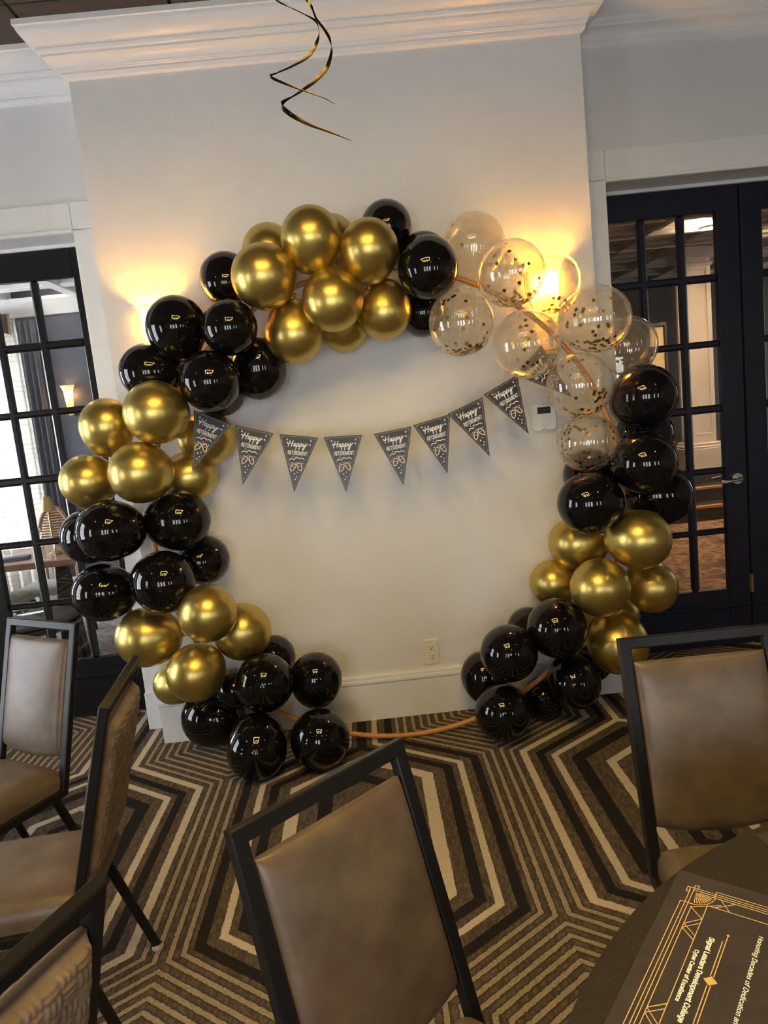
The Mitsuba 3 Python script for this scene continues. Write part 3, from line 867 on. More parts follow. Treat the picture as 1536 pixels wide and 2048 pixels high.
for (a, b, y, yaw, text) in FLAGS:
    a3, b3 = np.array([a[0], y, a[1]]), np.array([b[0], y, b[1]])
    ex = b3 - a3
    ex /= np.linalg.norm(ex)
    nn = np.array([math.sin(math.radians(yaw)) * -1.0, -1.0, 0.10])
    nn -= ex * (nn @ ex)
    nn /= np.linalg.norm(nn)
    ey = np.cross(nn, ex)
    M = T(basis((a3 + b3) / 2, ex, ey, nn).tolist())
    k = tag(numbered('pennant'), text, 'pennant', 'pennants of the retirement bunting')
    put_shared('card', FLAG, k, M)
    tag(put_shared('lettering', PW, k, M), 'white lettering Happy RETIREMENT with stars and dots')
    tag(put_shared('gold_border', PG, k, M), 'gold clinking glasses and dotted border')
    cord_pts += [tuple(a3 + nn * 0.0 + ey * -0.004 - nn * 0.0015), tuple((a3 + b3) / 2 + ey * -0.005 - nn * 0.0015), tuple(b3 + ey * -0.004 - nn * 0.0015)]
cord_pts.append((0.93, -0.23, 1.84))
tag(put('bunting_cord', tube(cord_pts, 0.0011, 5), 'cord'), 'thin pale cord that the retirement pennants hang from', 'cord')


# ------------------------------------------------------------------ foil swirls hanging from the ceiling
def ribbon(pts, width, up=(0, 0, 1.0)):
    """a curled flat strip: its face stands along the vertical, as a cut foil spiral's does"""
    p = spline(pts, 14)
    n = len(p)
    t = np.gradient(p, axis=0)
    t /= np.linalg.norm(t, axis=1, keepdims=True)
    w = np.interp(np.linspace(0, 1, n), np.linspace(0, 1, len(width)), width)
    side = np.array([0, 0, 1.0]) - t * t[:, 2:3]
    side /= np.linalg.norm(side, axis=1, keepdims=True)
    nrm = np.cross(t, side)
    th = 0.00035
    v, f = [], []
    for k in range(n):
        a, b = p[k] + side[k] * w[k] / 2, p[k] - side[k] * w[k] / 2
        v += [a + nrm[k] * th, b + nrm[k] * th, b - nrm[k] * th, a - nrm[k] * th]
    for k in range(n - 1):
        for j in range(4):
            q = [k * 4 + j, k * 4 + (j + 1) % 4, (k + 1) * 4 + (j + 1) % 4, (k + 1) * 4 + j]
            f += [[q[0], q[1], q[2]], [q[0], q[2], q[3]]]
    return trimesh.Trimesh(np.array(v), np.array(f), process=False)


SWIRL_A = [(-0.0912, -1.65, 2.468), (-0.0952, -1.67, 2.4448), (-0.0862, -1.7, 2.4189), (-0.0738, -1.73, 2.3954), (-0.0558, -1.745, 2.3781), (-0.0275, -1.73, 2.3694), (-0.0061, -1.71, 2.3648), (-0.0005, -1.68, 2.3619), (-0.0047, -1.655, 2.3528), (-0.0282, -1.65, 2.3239), (-0.066, -1.66, 2.3011), (-0.104, -1.68, 2.2799), (-0.1191, -1.7, 2.2664), (-0.1029, -1.73, 2.2431), (-0.0713, -1.745, 2.2218), (-0.0387, -1.75, 2.205), (-0.0046, -1.745, 2.1912), (0.0165, -1.73, 2.1839)]
SWIRL_B = [(-0.0324, -1.67, 2.4556), (-0.0249, -1.69, 2.4315), (-0.0194, -1.7, 2.4131), (-0.0108, -1.7, 2.398), (-0.0033, -1.69, 2.3783), (0.0102, -1.68, 2.3626), (0.0217, -1.67, 2.3435), (0.0224, -1.66, 2.3216), (0.008, -1.65, 2.2939), (-0.0201, -1.65, 2.2695), (-0.0508, -1.66, 2.2479), (-0.0767, -1.68, 2.227), (-0.0927, -1.695, 2.2142), (-0.1007, -1.71, 2.1997), (-0.0916, -1.73, 2.18), (-0.072, -1.745, 2.1586), (-0.0397, -1.75, 2.1376), (-0.0037, -1.75, 2.1214), (0.0439, -1.745, 2.0999)]
WIDTH_A = [0.0037, 0.0037, 0.0037, 0.003, 0.0018, 0.0018, 0.0061, 0.0085, 0.0085, 0.0073, 0.0049, 0.0024, 0.0055, 0.0055, 0.0043, 0.003, 0.0015, 0.0006]
WIDTH_B = [0.0061, 0.0061, 0.0061, 0.0061, 0.0067, 0.0073, 0.0092, 0.0098, 0.0098, 0.0085, 0.0061, 0.003, 0.0061, 0.011, 0.0104, 0.0092, 0.0061, 0.0043, 0.0012]
for pts, wid, text in ((SWIRL_A, WIDTH_A, 'black and gold foil swirl hanging from the ceiling, shorter of two'), (SWIRL_B, WIDTH_B, 'black and gold foil swirl hanging from the ceiling, longer of two')):
    ck = tag(numbered('foil_swirl'), text, 'streamer')
    put('ribbon', ribbon(pts, wid), 'foil_dark', True, parent=ck)
    p0 = pts[0]
    put('hanging_thread', tube([p0, (p0[0] * 0.7 - 0.02, p0[1], 2.8), (-0.06, -1.66, ZC)], 0.0006, 5), 'cord', parent=ck)

# ------------------------------------------------------------------ banquet chairs
CH, CW, CT = 0.90, 0.377, math.tan(math.radians(15.5))
CS, CC_ = math.sin(math.radians(15.5)), math.cos(math.radians(15.5))
# back-plane coordinates: x across, s down along the back from the top rail, q forward (normal to the back)
BACK = basis((0, 0, CH), (1, 0, 0), (0, CS, -CC_), (0, CC_, CS))


def pad_front(w, s0, s1, q0, q1, bow, nx=44, ns=50):
    """smooth cushion with a crowned face; closed at the rim and the rear"""
    u = np.sin(np.linspace(-np.pi / 2, np.pi / 2, nx))
    t = 0.5 + 0.5 * np.sin(np.linspace(-np.pi / 2, np.pi / 2, ns))
    U, Tt = np.meshgrid(u, t)
    V = Tt * 2 - 1
    edge = (1 - np.abs(U) ** 9) * (1 - np.abs(V) ** 9)
    crown = (1 - np.abs(U) ** 2.2) * (1 - np.abs(V) ** 2.2)
    q = q0 + (q1 - q0) * (0.62 * np.clip(edge, 0, 1) ** 0.45 + 0.38 * crown)
    shrink = 1.0
    S = s0 + (s1 - s0 + bow * (1 - U ** 2)) * Tt
    X = U * w / 2 * shrink
    return X, S, q


def grid_mesh(X, S, Q, back_q):
    ns, nx = X.shape
    top = np.stack([X, S, Q], -1).reshape(-1, 3)
    bot = np.stack([X, S, np.full_like(Q, back_q)], -1).reshape(-1, 3)
    i, j = np.meshgrid(np.arange(ns - 1), np.arange(nx - 1), indexing='ij')
    a = (i * nx + j).ravel()
    quads = np.stack([a, a + 1, a + nx + 1, a + nx], 1)
    f = np.vstack([quads[:, [0, 1, 2]], quads[:, [0, 2, 3]]])
    if Q.mean() < back_q:
        f = f[:, ::-1]
    rim = np.concatenate([np.arange(nx), np.arange(1, ns) * nx + nx - 1, (ns - 1) * nx + np.arange(nx - 2, -1, -1), np.arange(ns - 2, 0, -1) * nx])
    n = len(top)
    r2 = np.roll(rim, -1)
    wall = np.vstack([np.stack([rim, rim + n, r2 + n], 1), np.stack([rim, r2 + n, r2], 1)])
    cen = len(top) + len(bot)
    lid = np.stack([rim + n, np.full(len(rim), cen), r2 + n], 1)
    v = np.vstack([top, bot, [[0, S.mean(), back_q]]])
    m = trimesh.Trimesh(v, np.vstack([f, wall, lid]), process=False)
    m.fix_normals()
    return m


def weave_height(x, s, cell=0.029):
    """basket weave: blocks of three strands across, then three strands along"""
    cx, cs = np.floor(x / cell), np.floor(s / cell)
    fx, fs = x / cell - cx, s / cell - cs
    across = (cx + cs) % 2 == 0
    along = np.where(across, fx, fs)
    strand = np.where(across, fs, fx) * 3
    k = strand - np.floor(strand)
    ridge = np.sqrt(np.clip(1 - (2 * k - 1) ** 2, 0, 1))
    arch = np.sqrt(np.clip(1 - (2 * along - 1) ** 2 * 0.92, 0, 1))
    return 0.0042 * ridge * (0.35 + 0.65 * arch) + 0.0022 * arch


def chair_meshes():
    out = {}
    hw = CW / 2
    # back frame: rail and two uprights, mitred square tube
    L = (CH - 0.355) / CC_
    ol = np.array([(-hw, 0), (hw, 0), (hw, L), (hw - 0.028, L), (hw - 0.028, 0.028), (-hw + 0.028, 0.028), (-hw + 0.028, L), (-hw, L)])
    c = 0.003
    il = np.array([(-hw + c, c), (hw - c, c), (hw - c, L), (hw - 0.028 + c, L), (hw - 0.028 + c, 0.028 - c), (-hw + 0.028 - c, 0.028 - c), (-hw + 0.028 - c, L), (-hw + c, L)])
    v = np.vstack([np.c_[p, np.full(8, q)] for p, q in ((il, -0.012), (ol, -0.009), (ol, 0.009), (il, 0.012))])
    f = []
    for lv in range(3):
        for k in range(8):
            a, b = lv * 8 + k, lv * 8 + (k + 1) % 8
            f += [[a, b, b + 8], [a, b + 8, a + 8]]
    for base, flip in ((0, True), (24, False)):
        for q in ([0, 1, 4, 5], [1, 2, 3, 4], [0, 5, 6, 7]):
            q = [base + k for k in q]
            t1, t2 = [q[0], q[1], q[2]], [q[0], q[2], q[3]]
            f += [t1[::-1], t2[::-1]] if flip else [t1, t2]
    out['back_frame'] = trimesh.Trimesh(v, np.array(f), process=False).apply_transform(BACK)
    out['back_frame'].fix_normals()
    # back cushion
    X, S, Q = pad_front(CW - 0.060, 0.060, 0.444, 0.004, 0.034, 0.020)
    front = grid_mesh(X, S, Q, -0.006)
    front.apply_transform(BACK)
    out['back_cushion'] = front
    n1, n2 = 136, 168
    u, t_ = np.linspace(-1, 1, n1), np.linspace(0, 1, n2)
    U, Tt = np.meshgrid(u, t_)
    w = CW - 0.064
    Sx = 0.064 + (0.378 + 0.020 * (1 - U ** 2)) * Tt
    Xx = U * w / 2
    V = 2 * Tt - 1
    bulge = (1 - np.abs(U) ** 14) ** 0.6 * (1 - np.abs(V) ** 14) ** 0.6
    rim = np.minimum(np.minimum((1 - np.abs(U)) * w / 2, Tt * 0.378), (1 - Tt) * 0.378)
    Qq = -0.008 - 0.022 * bulge - weave_height(Xx, Sx) * np.clip((rim - 0.004) / 0.004, 0, 1)
    wv = grid_mesh(Xx, Sx, Qq, -0.006)
    wv.apply_transform(BACK)
    out['woven_back'] = wv
    # seat
    y0, y1 = 0.120, 0.545
    n = 40
    u = np.sin(np.linspace(-np.pi / 2, np.pi / 2, n))
    t_ = 0.5 + 0.5 * u
    U, Tt = np.meshgrid(u, t_)
    V = 2 * Tt - 1
    sw = 0.362 - 0.02 * (1 - Tt)
    edge = np.clip((1 - np.abs(U) ** 8) * (1 - np.abs(V) ** 8), 0, 1) ** 0.45
    crown = (1 - np.abs(U) ** 2.5) * (1 - np.abs(V) ** 2.5)
    Z = 0.385 + 0.052 * edge + 0.010 * crown
    yy = y0 + (y1 - y0 + 0.012 * (1 - U ** 2)) * Tt
    seat = grid_mesh(U * sw / 2, yy, Z, 0.368)
    out['seat'] = seat
    # seat frame
    out['seat_frame'] = join(*[bar((sx * (hw - 0.013), 0.142, 0.357), (sx * (hw - 0.006), 0.53, 0.357), 0.024, 0.026, (1, 0, 0)) for sx in (-1, 1)],
                             bar((-hw + 0.02, 0.52, 0.357), (hw - 0.02, 0.52, 0.357), 0.024, 0.026, (0, 1, 0)),
                             bar((-hw + 0.02, 0.155, 0.357), (hw - 0.02, 0.155, 0.357), 0.024, 0.026, (0, 1, 0)))
    legs = []
    for sx in (-1, 1):
        legs.append((tube([(sx * (hw - 0.016), 0.185, 0.355), (sx * (hw - 0.003), 0.070, 0.012)], [0.0150, 0.0125], 12), (sx * (hw - 0.003), 0.068)))
        legs.append((tube([(sx * (hw - 0.016), 0.495, 0.355), (sx * (hw - 0.003), 0.535, 0.012)], [0.0150, 0.0125], 12), (sx * (hw - 0.003), 0.536)))
    out['leg'] = [l for l, _ in legs]
    out['glide'] = [lathe([(0.0, 0.0), (0.016, 0.0), (0.018, 0.004), (0.016, 0.012), (0.0135, 0.014), (0.0135, 0.018)], 16).apply_translation((x, y, 0.0)) for _, (x, y) in legs]
    return out


CM = chair_meshes()
CP = {'back_frame': mikit.ply(CM['back_frame'], 'chair_metal'), 'back_cushion': mikit.ply(CM['back_cushion'], 'leather', 40),
      'woven_back': mikit.ply(CM['woven_back'], 'woven_leather', 60), 'seat': mikit.ply(CM['seat'], 'leather', 40), 'seat_frame': mikit.ply(CM['seat_frame'], 'chair_metal'),
      'leg': [mikit.ply(m, 'chair_metal', 40) for m in CM['leg']], 'glide': [mikit.ply(m, 'foot_glide', 40) for m in CM['glide']]}


def chair(x, y, facing, text):
    """x, y: the middle of the top rail on plan; facing: the direction the seat looks, in degrees"""
    a = math.radians(facing)
    n = np.array([math.cos(a), math.sin(a), 0])
    u = np.array([n[1], -n[0], 0])
    M = T(basis((x, y, 0), u, n, (0, 0, 1)).tolist())
    k = tag(numbered('banquet_chair'), text, 'chair', 'brown leather banquet chairs')
    for name in ('back_frame', 'back_cushion', 'woven_back', 'seat', 'seat_frame'):
        put_shared(name, CP[name], k, M)
    for lg, gl in zip(CP['leg'], CP['glide']):
        l = put_shared('leg', lg, k, M)
        put_shared('glide', gl, l, M)
    return k


chair(-0.133, -2.265, 41.8 - 90, 'brown leather banquet chair in the foreground centre, nearest to the arch opening')
chair(-1.198, -0.901, -30.8 - 90, 'brown leather banquet chair at the left edge before the black glazed door')
chair(-0.681, -1.629, 95.8 + 90, 'brown leather banquet chair seen from the side with woven back, left of the gold balloons')
chair(0.756, -1.740, -1.8 - 90, 'brown leather banquet chair at the right, tucked under the dark table')
chair(-0.507, -2.646, 67.5 + 90, 'black framed chair at the bottom left corner, its woven back to the camera')

# ------------------------------------------------------------------ round table with dark cloth, and the cards on it
TX, TY, TR, TZ = 0.879, -3.089, 0.834, 0.75
tb = tag('round_table', 'round banquet table under a dark brown cloth at the bottom right', 'table')
put('tabletop', trimesh.creation.cylinder(TR - 0.004, 0.03, sections=96).apply_translation((TX, TY, TZ - 0.018)), 'lamp_body', parent=tb)
put('pedestal', join(trimesh.creation.cylinder(0.045, 0.70, sections=24).apply_translation((TX, TY, 0.365)), trimesh.creation.cylinder(0.28, 0.025, sections=40).apply_translation((TX, TY, 0.0125))), 'chair_metal', 40, parent=tb)
nth, v = 240, []
prof_t = [(0.0, TZ), (0.4, TZ), (TR - 0.02, TZ), (TR - 0.006, TZ - 0.001), (TR + 0.001, TZ - 0.006), (TR + 0.004, TZ - 0.018), (TR + 0.005, TZ - 0.06), (TR + 0.008, TZ - 0.12), (TR + 0.012, TZ - 0.19), (TR + 0.018, TZ - 0.265)]
for i, (r, z) in enumerate(prof_t):
    for j in range(nth):
        a = 2 * math.pi * j / nth
        drop = max(0.0, (TZ - 0.02 - z) / 0.40)
        rr = r + drop * (0.022 * math.sin(14 * a + 0.6) + 0.012 * math.sin(23 * a))
        v.append((TX + rr * math.cos(a), TY + rr * math.sin(a), z))
f = []
for i in range(len(prof_t) - 1):
    for j in range(nth):
        j2 = (j + 1) % nth
        f += [[i * nth + j, (i + 1) * nth + j, (i + 1) * nth + j2], [i * nth + j, (i + 1) * nth + j2, i * nth + j2]]
tag(put('tablecloth', trimesh.Trimesh(np.array(v), np.array(f), process=False), 'table_cloth', 40), 'dark brown cloth draped over the round table', 'tablecloth')


def rect(x0, y0, x1, y1):
    return Polygon([(x0, y0), (x1, y0), (x1, y1), (x0, y1)])


LW = 0.0011


def ln(*p):
    return LineString(p).buffer(LW / 2, cap_style=3, join_style=2)


PWD, PHT = 0.409, 0.262     # page size: x reads along the page's bottom edge, y up the page


def text(words, x0, x1, y, h, slant=0.0, bold=True):
    m = meshkit.text_mesh(words, 1.0, 0.001, bold=bold)
    lo, hi = m.bounds[0][0], m.bounds[1][0]
    m.apply_translation((-lo, 0, 0))
    S = np.eye(4)
    S[0, 0], S[1, 1], S[2, 2] = (x1 - x0) / (hi - lo), h, 0.35
    S[0, 1] = slant * h
    m.apply_transform(S)
    m.apply_translation((x0, y, 0.0006))
    return m


def deco_corner():
    g = [ln((0.070, 0.020), (PWD / 2, 0.020)), ln((0.039, 0.0262), (PWD / 2, 0.0262)), ln((0.039, 0.0308), (PWD / 2, 0.0308)), ln((0.076, 0.0366), (PWD / 2, 0.0366)),
         ln((0.028, 0.061), (0.028, PHT / 2)), ln((0.0335, 0.0255), (0.0335, PHT / 2)), ln((0.038, 0.0308), (0.038, PHT / 2)), ln((0.0425, 0.040), (0.0425, PHT / 2)),
         ln((0.0638, 0.0562), (PWD / 2, 0.0562)), ln((0.0638, 0.0562), (0.0638, PHT / 2)),
         ln((0.070, 0.020), (0.070, 0.041)), ln((0.028, 0.061), (0.042, 0.061)),
         ln((0.0335, 0.0255), (0.0445, 0.0255), (0.0445, 0.0215), (0.0335, 0.0215), (0.0335, 0.0262)), ln((0.0265, 0.0305), (0.0265, 0.0362), (0.0345, 0.0362)), ln((0.0265, 0.0305), (0.040, 0.0305))]
    arc = [(0.0415 + 0.029 * math.cos(a), 0.0335 + 0.029 * math.sin(a)) for a in np.linspace(-0.02, math.pi / 2 + 0.02, 14)]
    g.append(LineString(arc).buffer(LW / 2))
    for a in np.linspace(0.15, 1.42, 9):
        g.append(Polygon([(0.043, 0.035), (0.043 + 0.024 * math.cos(a - 0.035), 0.035 + 0.024 * math.sin(a - 0.035)), (0.043 + 0.024 * math.cos(a + 0.035), 0.035 + 0.024 * math.sin(a + 0.035))]))
    for (x, s) in ((0.0776, 1), (0.125, 1)):
        g.append(ln((x, 0.0366), (x + 0.018, 0.0562)))
    g += [ln((0.1160, 0.0366), (0.0954, 0.0562)), ln((0.125, 0.0366), (0.1054, 0.0562)), ln((0.1160, 0.0366), (0.1338, 0.0562)), ln((0.125, 0.0366), (0.1425, 0.0562)),
          ln((0.0776, 0.0366), (0.055, 0.072)), ln((0.0425, 0.070), (0.0638, 0.086)), ln((0.0425, 0.090), (0.0638, 0.066))]
    return unary_union(g)


q1 = deco_corner()
q2 = affinity.scale(q1, -1, 1, origin=(PWD / 2, 0))
q3 = affinity.scale(unary_union([q1, q2]), 1, -1, origin=(0, PHT / 2))
mid = [rect(0.112, 0.0935, 0.196, 0.0947), rect(0.126, 0.0895, 0.196, 0.0907), rect(0.213, 0.0895, 0.297, 0.0907), rect(0.213, 0.0935, 0.283, 0.0947),
       Polygon([(0.196, 0.0921), (0.2045, 0.0835), (0.213, 0.0921), (0.2045, 0.1007)]), Point(0.112, 0.0941).buffer(0.0018)]
card_gold = flat(unary_union([q1, q2, q3] + mid), 0.00035).apply_translation((0, 0, 0.0006))
card_white = join(text('Signal Leaders Development College', 0.1265, 0.2865, 0.0735, 0.0068, 0.05), text('Cyber Center of Excellence', 0.1585, 0.2565, 0.0625, 0.0055, 0.05),
                  text('Honoring Decades of Dedication and', 0.0925, 0.262, 0.129, 0.0062, 0.28, False), text('Service', 0.285, 0.316, 0.129, 0.0062, 0.28, False) if False else None)
CARD = mikit.ply(box(0, PWD, 0, PHT, 0, 0.0006), 'card_stock')
CG, CWH = mikit.ply(card_gold, 'card_gold'), mikit.ply(card_white, 'card_white')


def card(ox, oy, ex, text_, full=True):
    ex = np.array([ex[0], ex[1], 0.0])
    ex /= np.linalg.norm(ex)
    ey = np.array([-ex[1], ex[0], 0.0])
    M = T(basis((ox, oy, TZ + 0.0005), ex, ey, (0, 0, 1)).tolist())
    k = tag(numbered('program_card'), text_, 'card')
    put_shared('sheet', CARD, k, M)
    if full:
        tag(put_shared('gold_border', CG, k, M), 'gold art deco border and divider lines')
        tag(put_shared('lettering', CWH, k, M), 'cream lettering about the college and the center')
    return k


card(0.424, -2.395, (-0.625, -0.780), 'dark program card with gold deco border and cream lettering on the table')
card(0.985, -2.273, (-0.990, -0.140), 'corner of a second plain dark card on the table at the right edge', True)

# ------------------------------------------------------------------ dining room behind the left doors
def f_grey_carpet(p, n, uv):
    a = mikit.fbm(p.x * 40, p.y * 40, 0.0, 4)
    return mikit.mix((0.10, 0.085, 0.075), (0.30, 0.27, 0.25), dr.clip((a - 0.25) * 1.8, 0, 1))


mat('grey_carpet', mikit.proc(f_grey_carpet), 0.95)


def f_brown_carpet(p, n, uv):
    a = mikit.fbm(p.x * 26, p.y * 26, 0.0, 4)
    b = mikit.fbm(p.x * 6, p.y * 6, 5.0, 3)
    c = mikit.mix((0.16, 0.085, 0.045), (0.40, 0.24, 0.14), dr.clip((a - 0.3) * 2.2, 0, 1))
    return mikit.mix(c, (0.07, 0.038, 0.022), dr.clip((b - 0.55) * 5, 0, 1) * 0.7)


mat('brown_carpet', mikit.proc(f_brown_carpet), 0.95)
mat('navy_wall', (0.085, 0.092, 0.118), 0.4)
mat('plum_wall', (0.070, 0.050, 0.042), 0.5)
mat('white_ceiling', (0.72, 0.72, 0.70), 0.5)


def f_sheer(p, n, uv):
    r = dr.abs(p.z * 22 + mikit.noise(p.x * 6, p.z * 3) * 0.9)
    g = mikit.smoothstep(0.80, 0.95, r - dr.floor(r)) * mikit.smoothstep(0.35, 0.6, mikit.noise(p.x * 14, p.z * 22, 2.0))
    h = dr.abs(p.x * 30)
    w = mikit.smoothstep(0.85, 0.97, h - dr.floor(h)) * 0.35
    return mikit.mix((0.78, 0.74, 0.66), (0.50, 0.45, 0.38), dr.clip(g + w, 0, 1))


scene['sheer'] = {'type': 'principledthin', 'base_color': mikit.proc(f_sheer), 'roughness': 0.6, 'diff_trans': 1.0, 'spec_trans': 0.0}
mat('valance_cloth', (0.105, 0.070, 0.052), 0.9)
mat('drape_cloth', (0.120, 0.128, 0.155), 0.85)


def f_wood(p, n, uv):
    return mikit.mix((0.16, 0.085, 0.045), (0.30, 0.17, 0.095), mikit.fbm(p.x * 4, p.y * 60, p.z * 60, 3))


mat('wood', mikit.proc(f_wood), 0.35)
mat('wicker', (0.42, 0.25, 0.14), 0.6)
mat('napkin_cloth', (0.10, 0.13, 0.20), 0.85)
mat('seat_grey', (0.40, 0.40, 0.39), 0.7)
mat('gold_shade', (0.62, 0.42, 0.16), 0.4, metallic=0.6)
scene['tumbler_glass'] = {'type': 'thindielectric', 'int_ior': 1.5}

FY, FZ = 3.30, 2.78
struct('floor_001', box(-6.0, -0.9, 0.46, FY, -0.06, 0.0), 'grey_carpet', label='grey brown carpet of the dining room behind the left doors')
WZ = FZ + 0.14
wl = [box(-6.0, -3.62, FY, FY + 0.12, 0, WZ), box(-2.99, -0.9, FY, FY + 0.12, 0, WZ), box(-3.62, -2.99, FY, FY + 0.12, 2.45, WZ), box(-3.62, -2.99, FY, FY + 0.12, 0, 0.45),
      box(-6.1, -6.0, 0.46, FY, 0, WZ), box(-0.9, -0.8, 0.46, FY, 0, WZ)]
struct('wall_dining', join(*wl), 'navy_wall', label='dark slate wall of the dining room')
struct('ceiling_001', box(-6.0, -0.9, 0.46, FY, FZ + 0.10, FZ + 0.16), 'white_ceiling', label='white coffered ceiling of the dining room')
for k_, xx in enumerate(np.arange(-5.5, -0.95, 0.62)):
    put('beam', cbox(xx - 0.06, xx + 0.06, 0.47, FY, FZ, FZ + 0.10, 0.012), 'white_ceiling', parent='ceiling_001')
for yy_ in (0.9, 1.55, 2.2, 2.85):
    put('beam', cbox(-6.0, -0.9, yy_ - 0.06, yy_ + 0.06, FZ + 0.005, FZ + 0.10, 0.012), 'white_ceiling', parent='ceiling_001')
cp = [(0.0, 2.64), (0.02, 2.64), (0.03, 2.66), (0.05, 2.70), (0.09, 2.745), (0.10, 2.76), (0.10, 2.79), (0.0, 2.79)]
struct('trim_5', extrude_path(cp, [(-6.0, 0.46, 1, 0), (-6.0, FY, 1, -1), (-0.9, FY, -1, -1), (-0.9, 0.46, -1, 0)], True), 'white_ceiling', 35, label='white cornice of the dining room')
window('window_9', (-6.0, 1.9), (0, 1), (1, 0), 1.8, 0.4, 2.4, (22.0, 23.5, 25.0), 3, 4)
window('window_8', (-3.305, FY + 0.10), (1, 0), (0, -1), 0.60, 0.47, 2.42, DAY_DINING, 2, 4)


def drape(x0, x1, z0, z1, y, amp, waves, seed, th=0.004):
    r_ = np.random.default_rng(seed)
    nx, nz = int(waves * 14), 10
    xs = np.linspace(x0, x1, nx)
    ph = r_.random() * 6
    v = []
    for z in np.linspace(z0, z1, nz):
        w = np.sin((xs - x0) / (x1 - x0) * waves * 2 * np.pi + ph + 0.3 * math.sin(z * 2)) * amp
        v.append(np.stack([xs, y + w, np.full(nx, z)], -1))
    v = np.array(v)
    top = v.reshape(-1, 3)
    i, j = np.meshgrid(np.arange(nz - 1), np.arange(nx - 1), indexing='ij')
    a = (i * nx + j).ravel()
    f = np.vstack([np.stack([a, a + 1, a + nx + 1], 1), np.stack([a, a + nx + 1, a + nx], 1)])
    return trimesh.Trimesh(top, f, process=False)


cu = tag('sheer_curtain', 'pale translucent curtain glowing with daylight in the dining room', 'curtain')
put('panel', drape(-4.2, -2.915, 0.04, 2.62, FY - 0.10, 0.022, 12, 5), 'sheer', True, parent=cu)
va = []
xs = np.linspace(-4.25, -2.93, 90)
zt, zb = np.full(90, 2.66), 2.60 - 0.05 * np.abs(np.sin((xs + 4.25) * 4.2)) - 0.10 * np.clip((xs + 3.25) / 0.32, 0, 1) ** 2
for k_ in range(90):
    w = 0.018 * math.sin(k_ * 0.9)
    va += [(xs[k_], FY - 0.16 + w, zt[k_]), (xs[k_], FY - 0.17 + w * 1.2, zb[k_])]
fv = []
for k_ in range(89):
    fv += [[2 * k_, 2 * k_ + 1, 2 * k_ + 3], [2 * k_, 2 * k_ + 3, 2 * k_ + 2]]
tag(put('valance', trimesh.Trimesh(np.array(va), np.array(fv), process=False), 'valance_cloth', True), 'dark brown scalloped valance above the sheer curtain', 'valance')
dp = tag('navy_drape', 'slate blue drape hanging at the right of the sheer curtain', 'drape')
put('panel', drape(-2.93, -2.78, 0.03, 2.60, FY - 0.07, 0.020, 3, 8), 'drape_cloth', True, parent=dp)

k = tag('dining_sconce', 'small lit trumpet wall sconce seen through the left door', 'sconce')
pr = [(0.012, 1.76), (0.026, 1.78), (0.034, 1.87), (0.040, 1.95), (0.050, 1.985), (0.060, 1.998), (0.062, 2.006)]
ring = lathe(pr, 24)
ring.apply_translation((-2.575, FY - 0.075, 0))
put('glass_shade', ring, 'shade_glass', True, parent=k)
put('bulb', trimesh.creation.icosphere(2, 0.014).apply_translation((-2.575, FY - 0.075, 1.93)), 'day', True, parent=k, emitter=emit((200, 120, 45)))
put('base_cap', cbox(-2.60, -2.55, FY - 0.08, FY, 1.735, 1.765, 0.005), 'brass', parent=k)
downlight(-2.62, 2.9, FZ + 0.10, SPOT_DINING, 0.06, 'recessed lit ceiling lamp in the dining room coffer', None, 0.016)
downlight(-2.3, 1.3, FZ + 0.10, SPOT_DINING, 0.06, 'recessed lit ceiling lamp in the dining room nearest the doors', None, 0.016)

# table set for dinner
t2 = tag('dining_table', 'wooden dining table set with napkins and glasses behind the left door', 'table')
put('tabletop', cbox(-3.3, -1.80, 1.33, 2.05, 0.705, 0.75, 0.006), 'wood', parent=t2)
for x in (-3.1, -2.11):
    put('leg', trimesh.convex.convex_hull(np.array([[x + s * 0.032, 1.40 + q, 0.705] for s in (-1, 1) for q in (0, 0.07)] + [[x + s * 0.075, 1.38 + q, 0.0] for s in (-1, 1) for q in (0, 0.12)])), 'chair_metal', parent=t2)
for i_, (x, y, a) in enumerate(((-2.46, 1.52, 0.2), (-2.72, 1.50, -0.1))):
    nb = join(cbox(-0.10, 0.10, -0.055, 0.055, 0, 0.012, 0.004), cbox(-0.085, 0.10, -0.05, 0.05, 0.011, 0.022, 0.004))
    nb.apply_transform(trimesh.transformations.rotation_matrix(a, [0, 0, 1]))
    nb.apply_translation((x, y, 0.75))
    tag(put('napkin', nb, 'napkin_cloth'), ('folded blue napkin on the dining table nearest the drape side', 'folded blue napkin on the dining table by the picture edge')[i_], 'napkin')
GL = lathe([(0.0, 0.0), (0.026, 0.0), (0.028, 0.004), (0.034, 0.09), (0.0345, 0.10), (0.033, 0.10), (0.027, 0.008), (0.0, 0.007)], 24)
WG = lathe([(0.0, 0.0), (0.030, 0.001), (0.006, 0.006), (0.004, 0.02), (0.004, 0.075), (0.012, 0.085), (0.030, 0.115), (0.034, 0.145), (0.030, 0.185), (0.029, 0.185), (0.033, 0.145), (0.029, 0.117), (0.0, 0.090)], 24)
for m_, x, y, name, text_ in ((WG, -2.33, 1.62, 'wine_glass', 'stemmed glass on the dining table between the napkin and the lamp'),
                              (WG, -2.02, 1.66, 'wine_glass', 'stemmed glass on the dining table right of the small lamp'),
                              (GL, -2.20, 1.50, 'tumbler', 'clear tumbler on the dining table in front of the small lamp'),
                              (GL, -2.58, 1.68, 'tumbler', 'clear tumbler on the dining table behind the napkins')):
    mm = m_.copy()
    mm.apply_translation((x, y, 0.75))
    tag(put(name, mm, 'tumbler_glass', 40), text_, 'glass')
lp = tag('table_lamp', 'small table lamp with gold shade on the dining table', 'lamp')
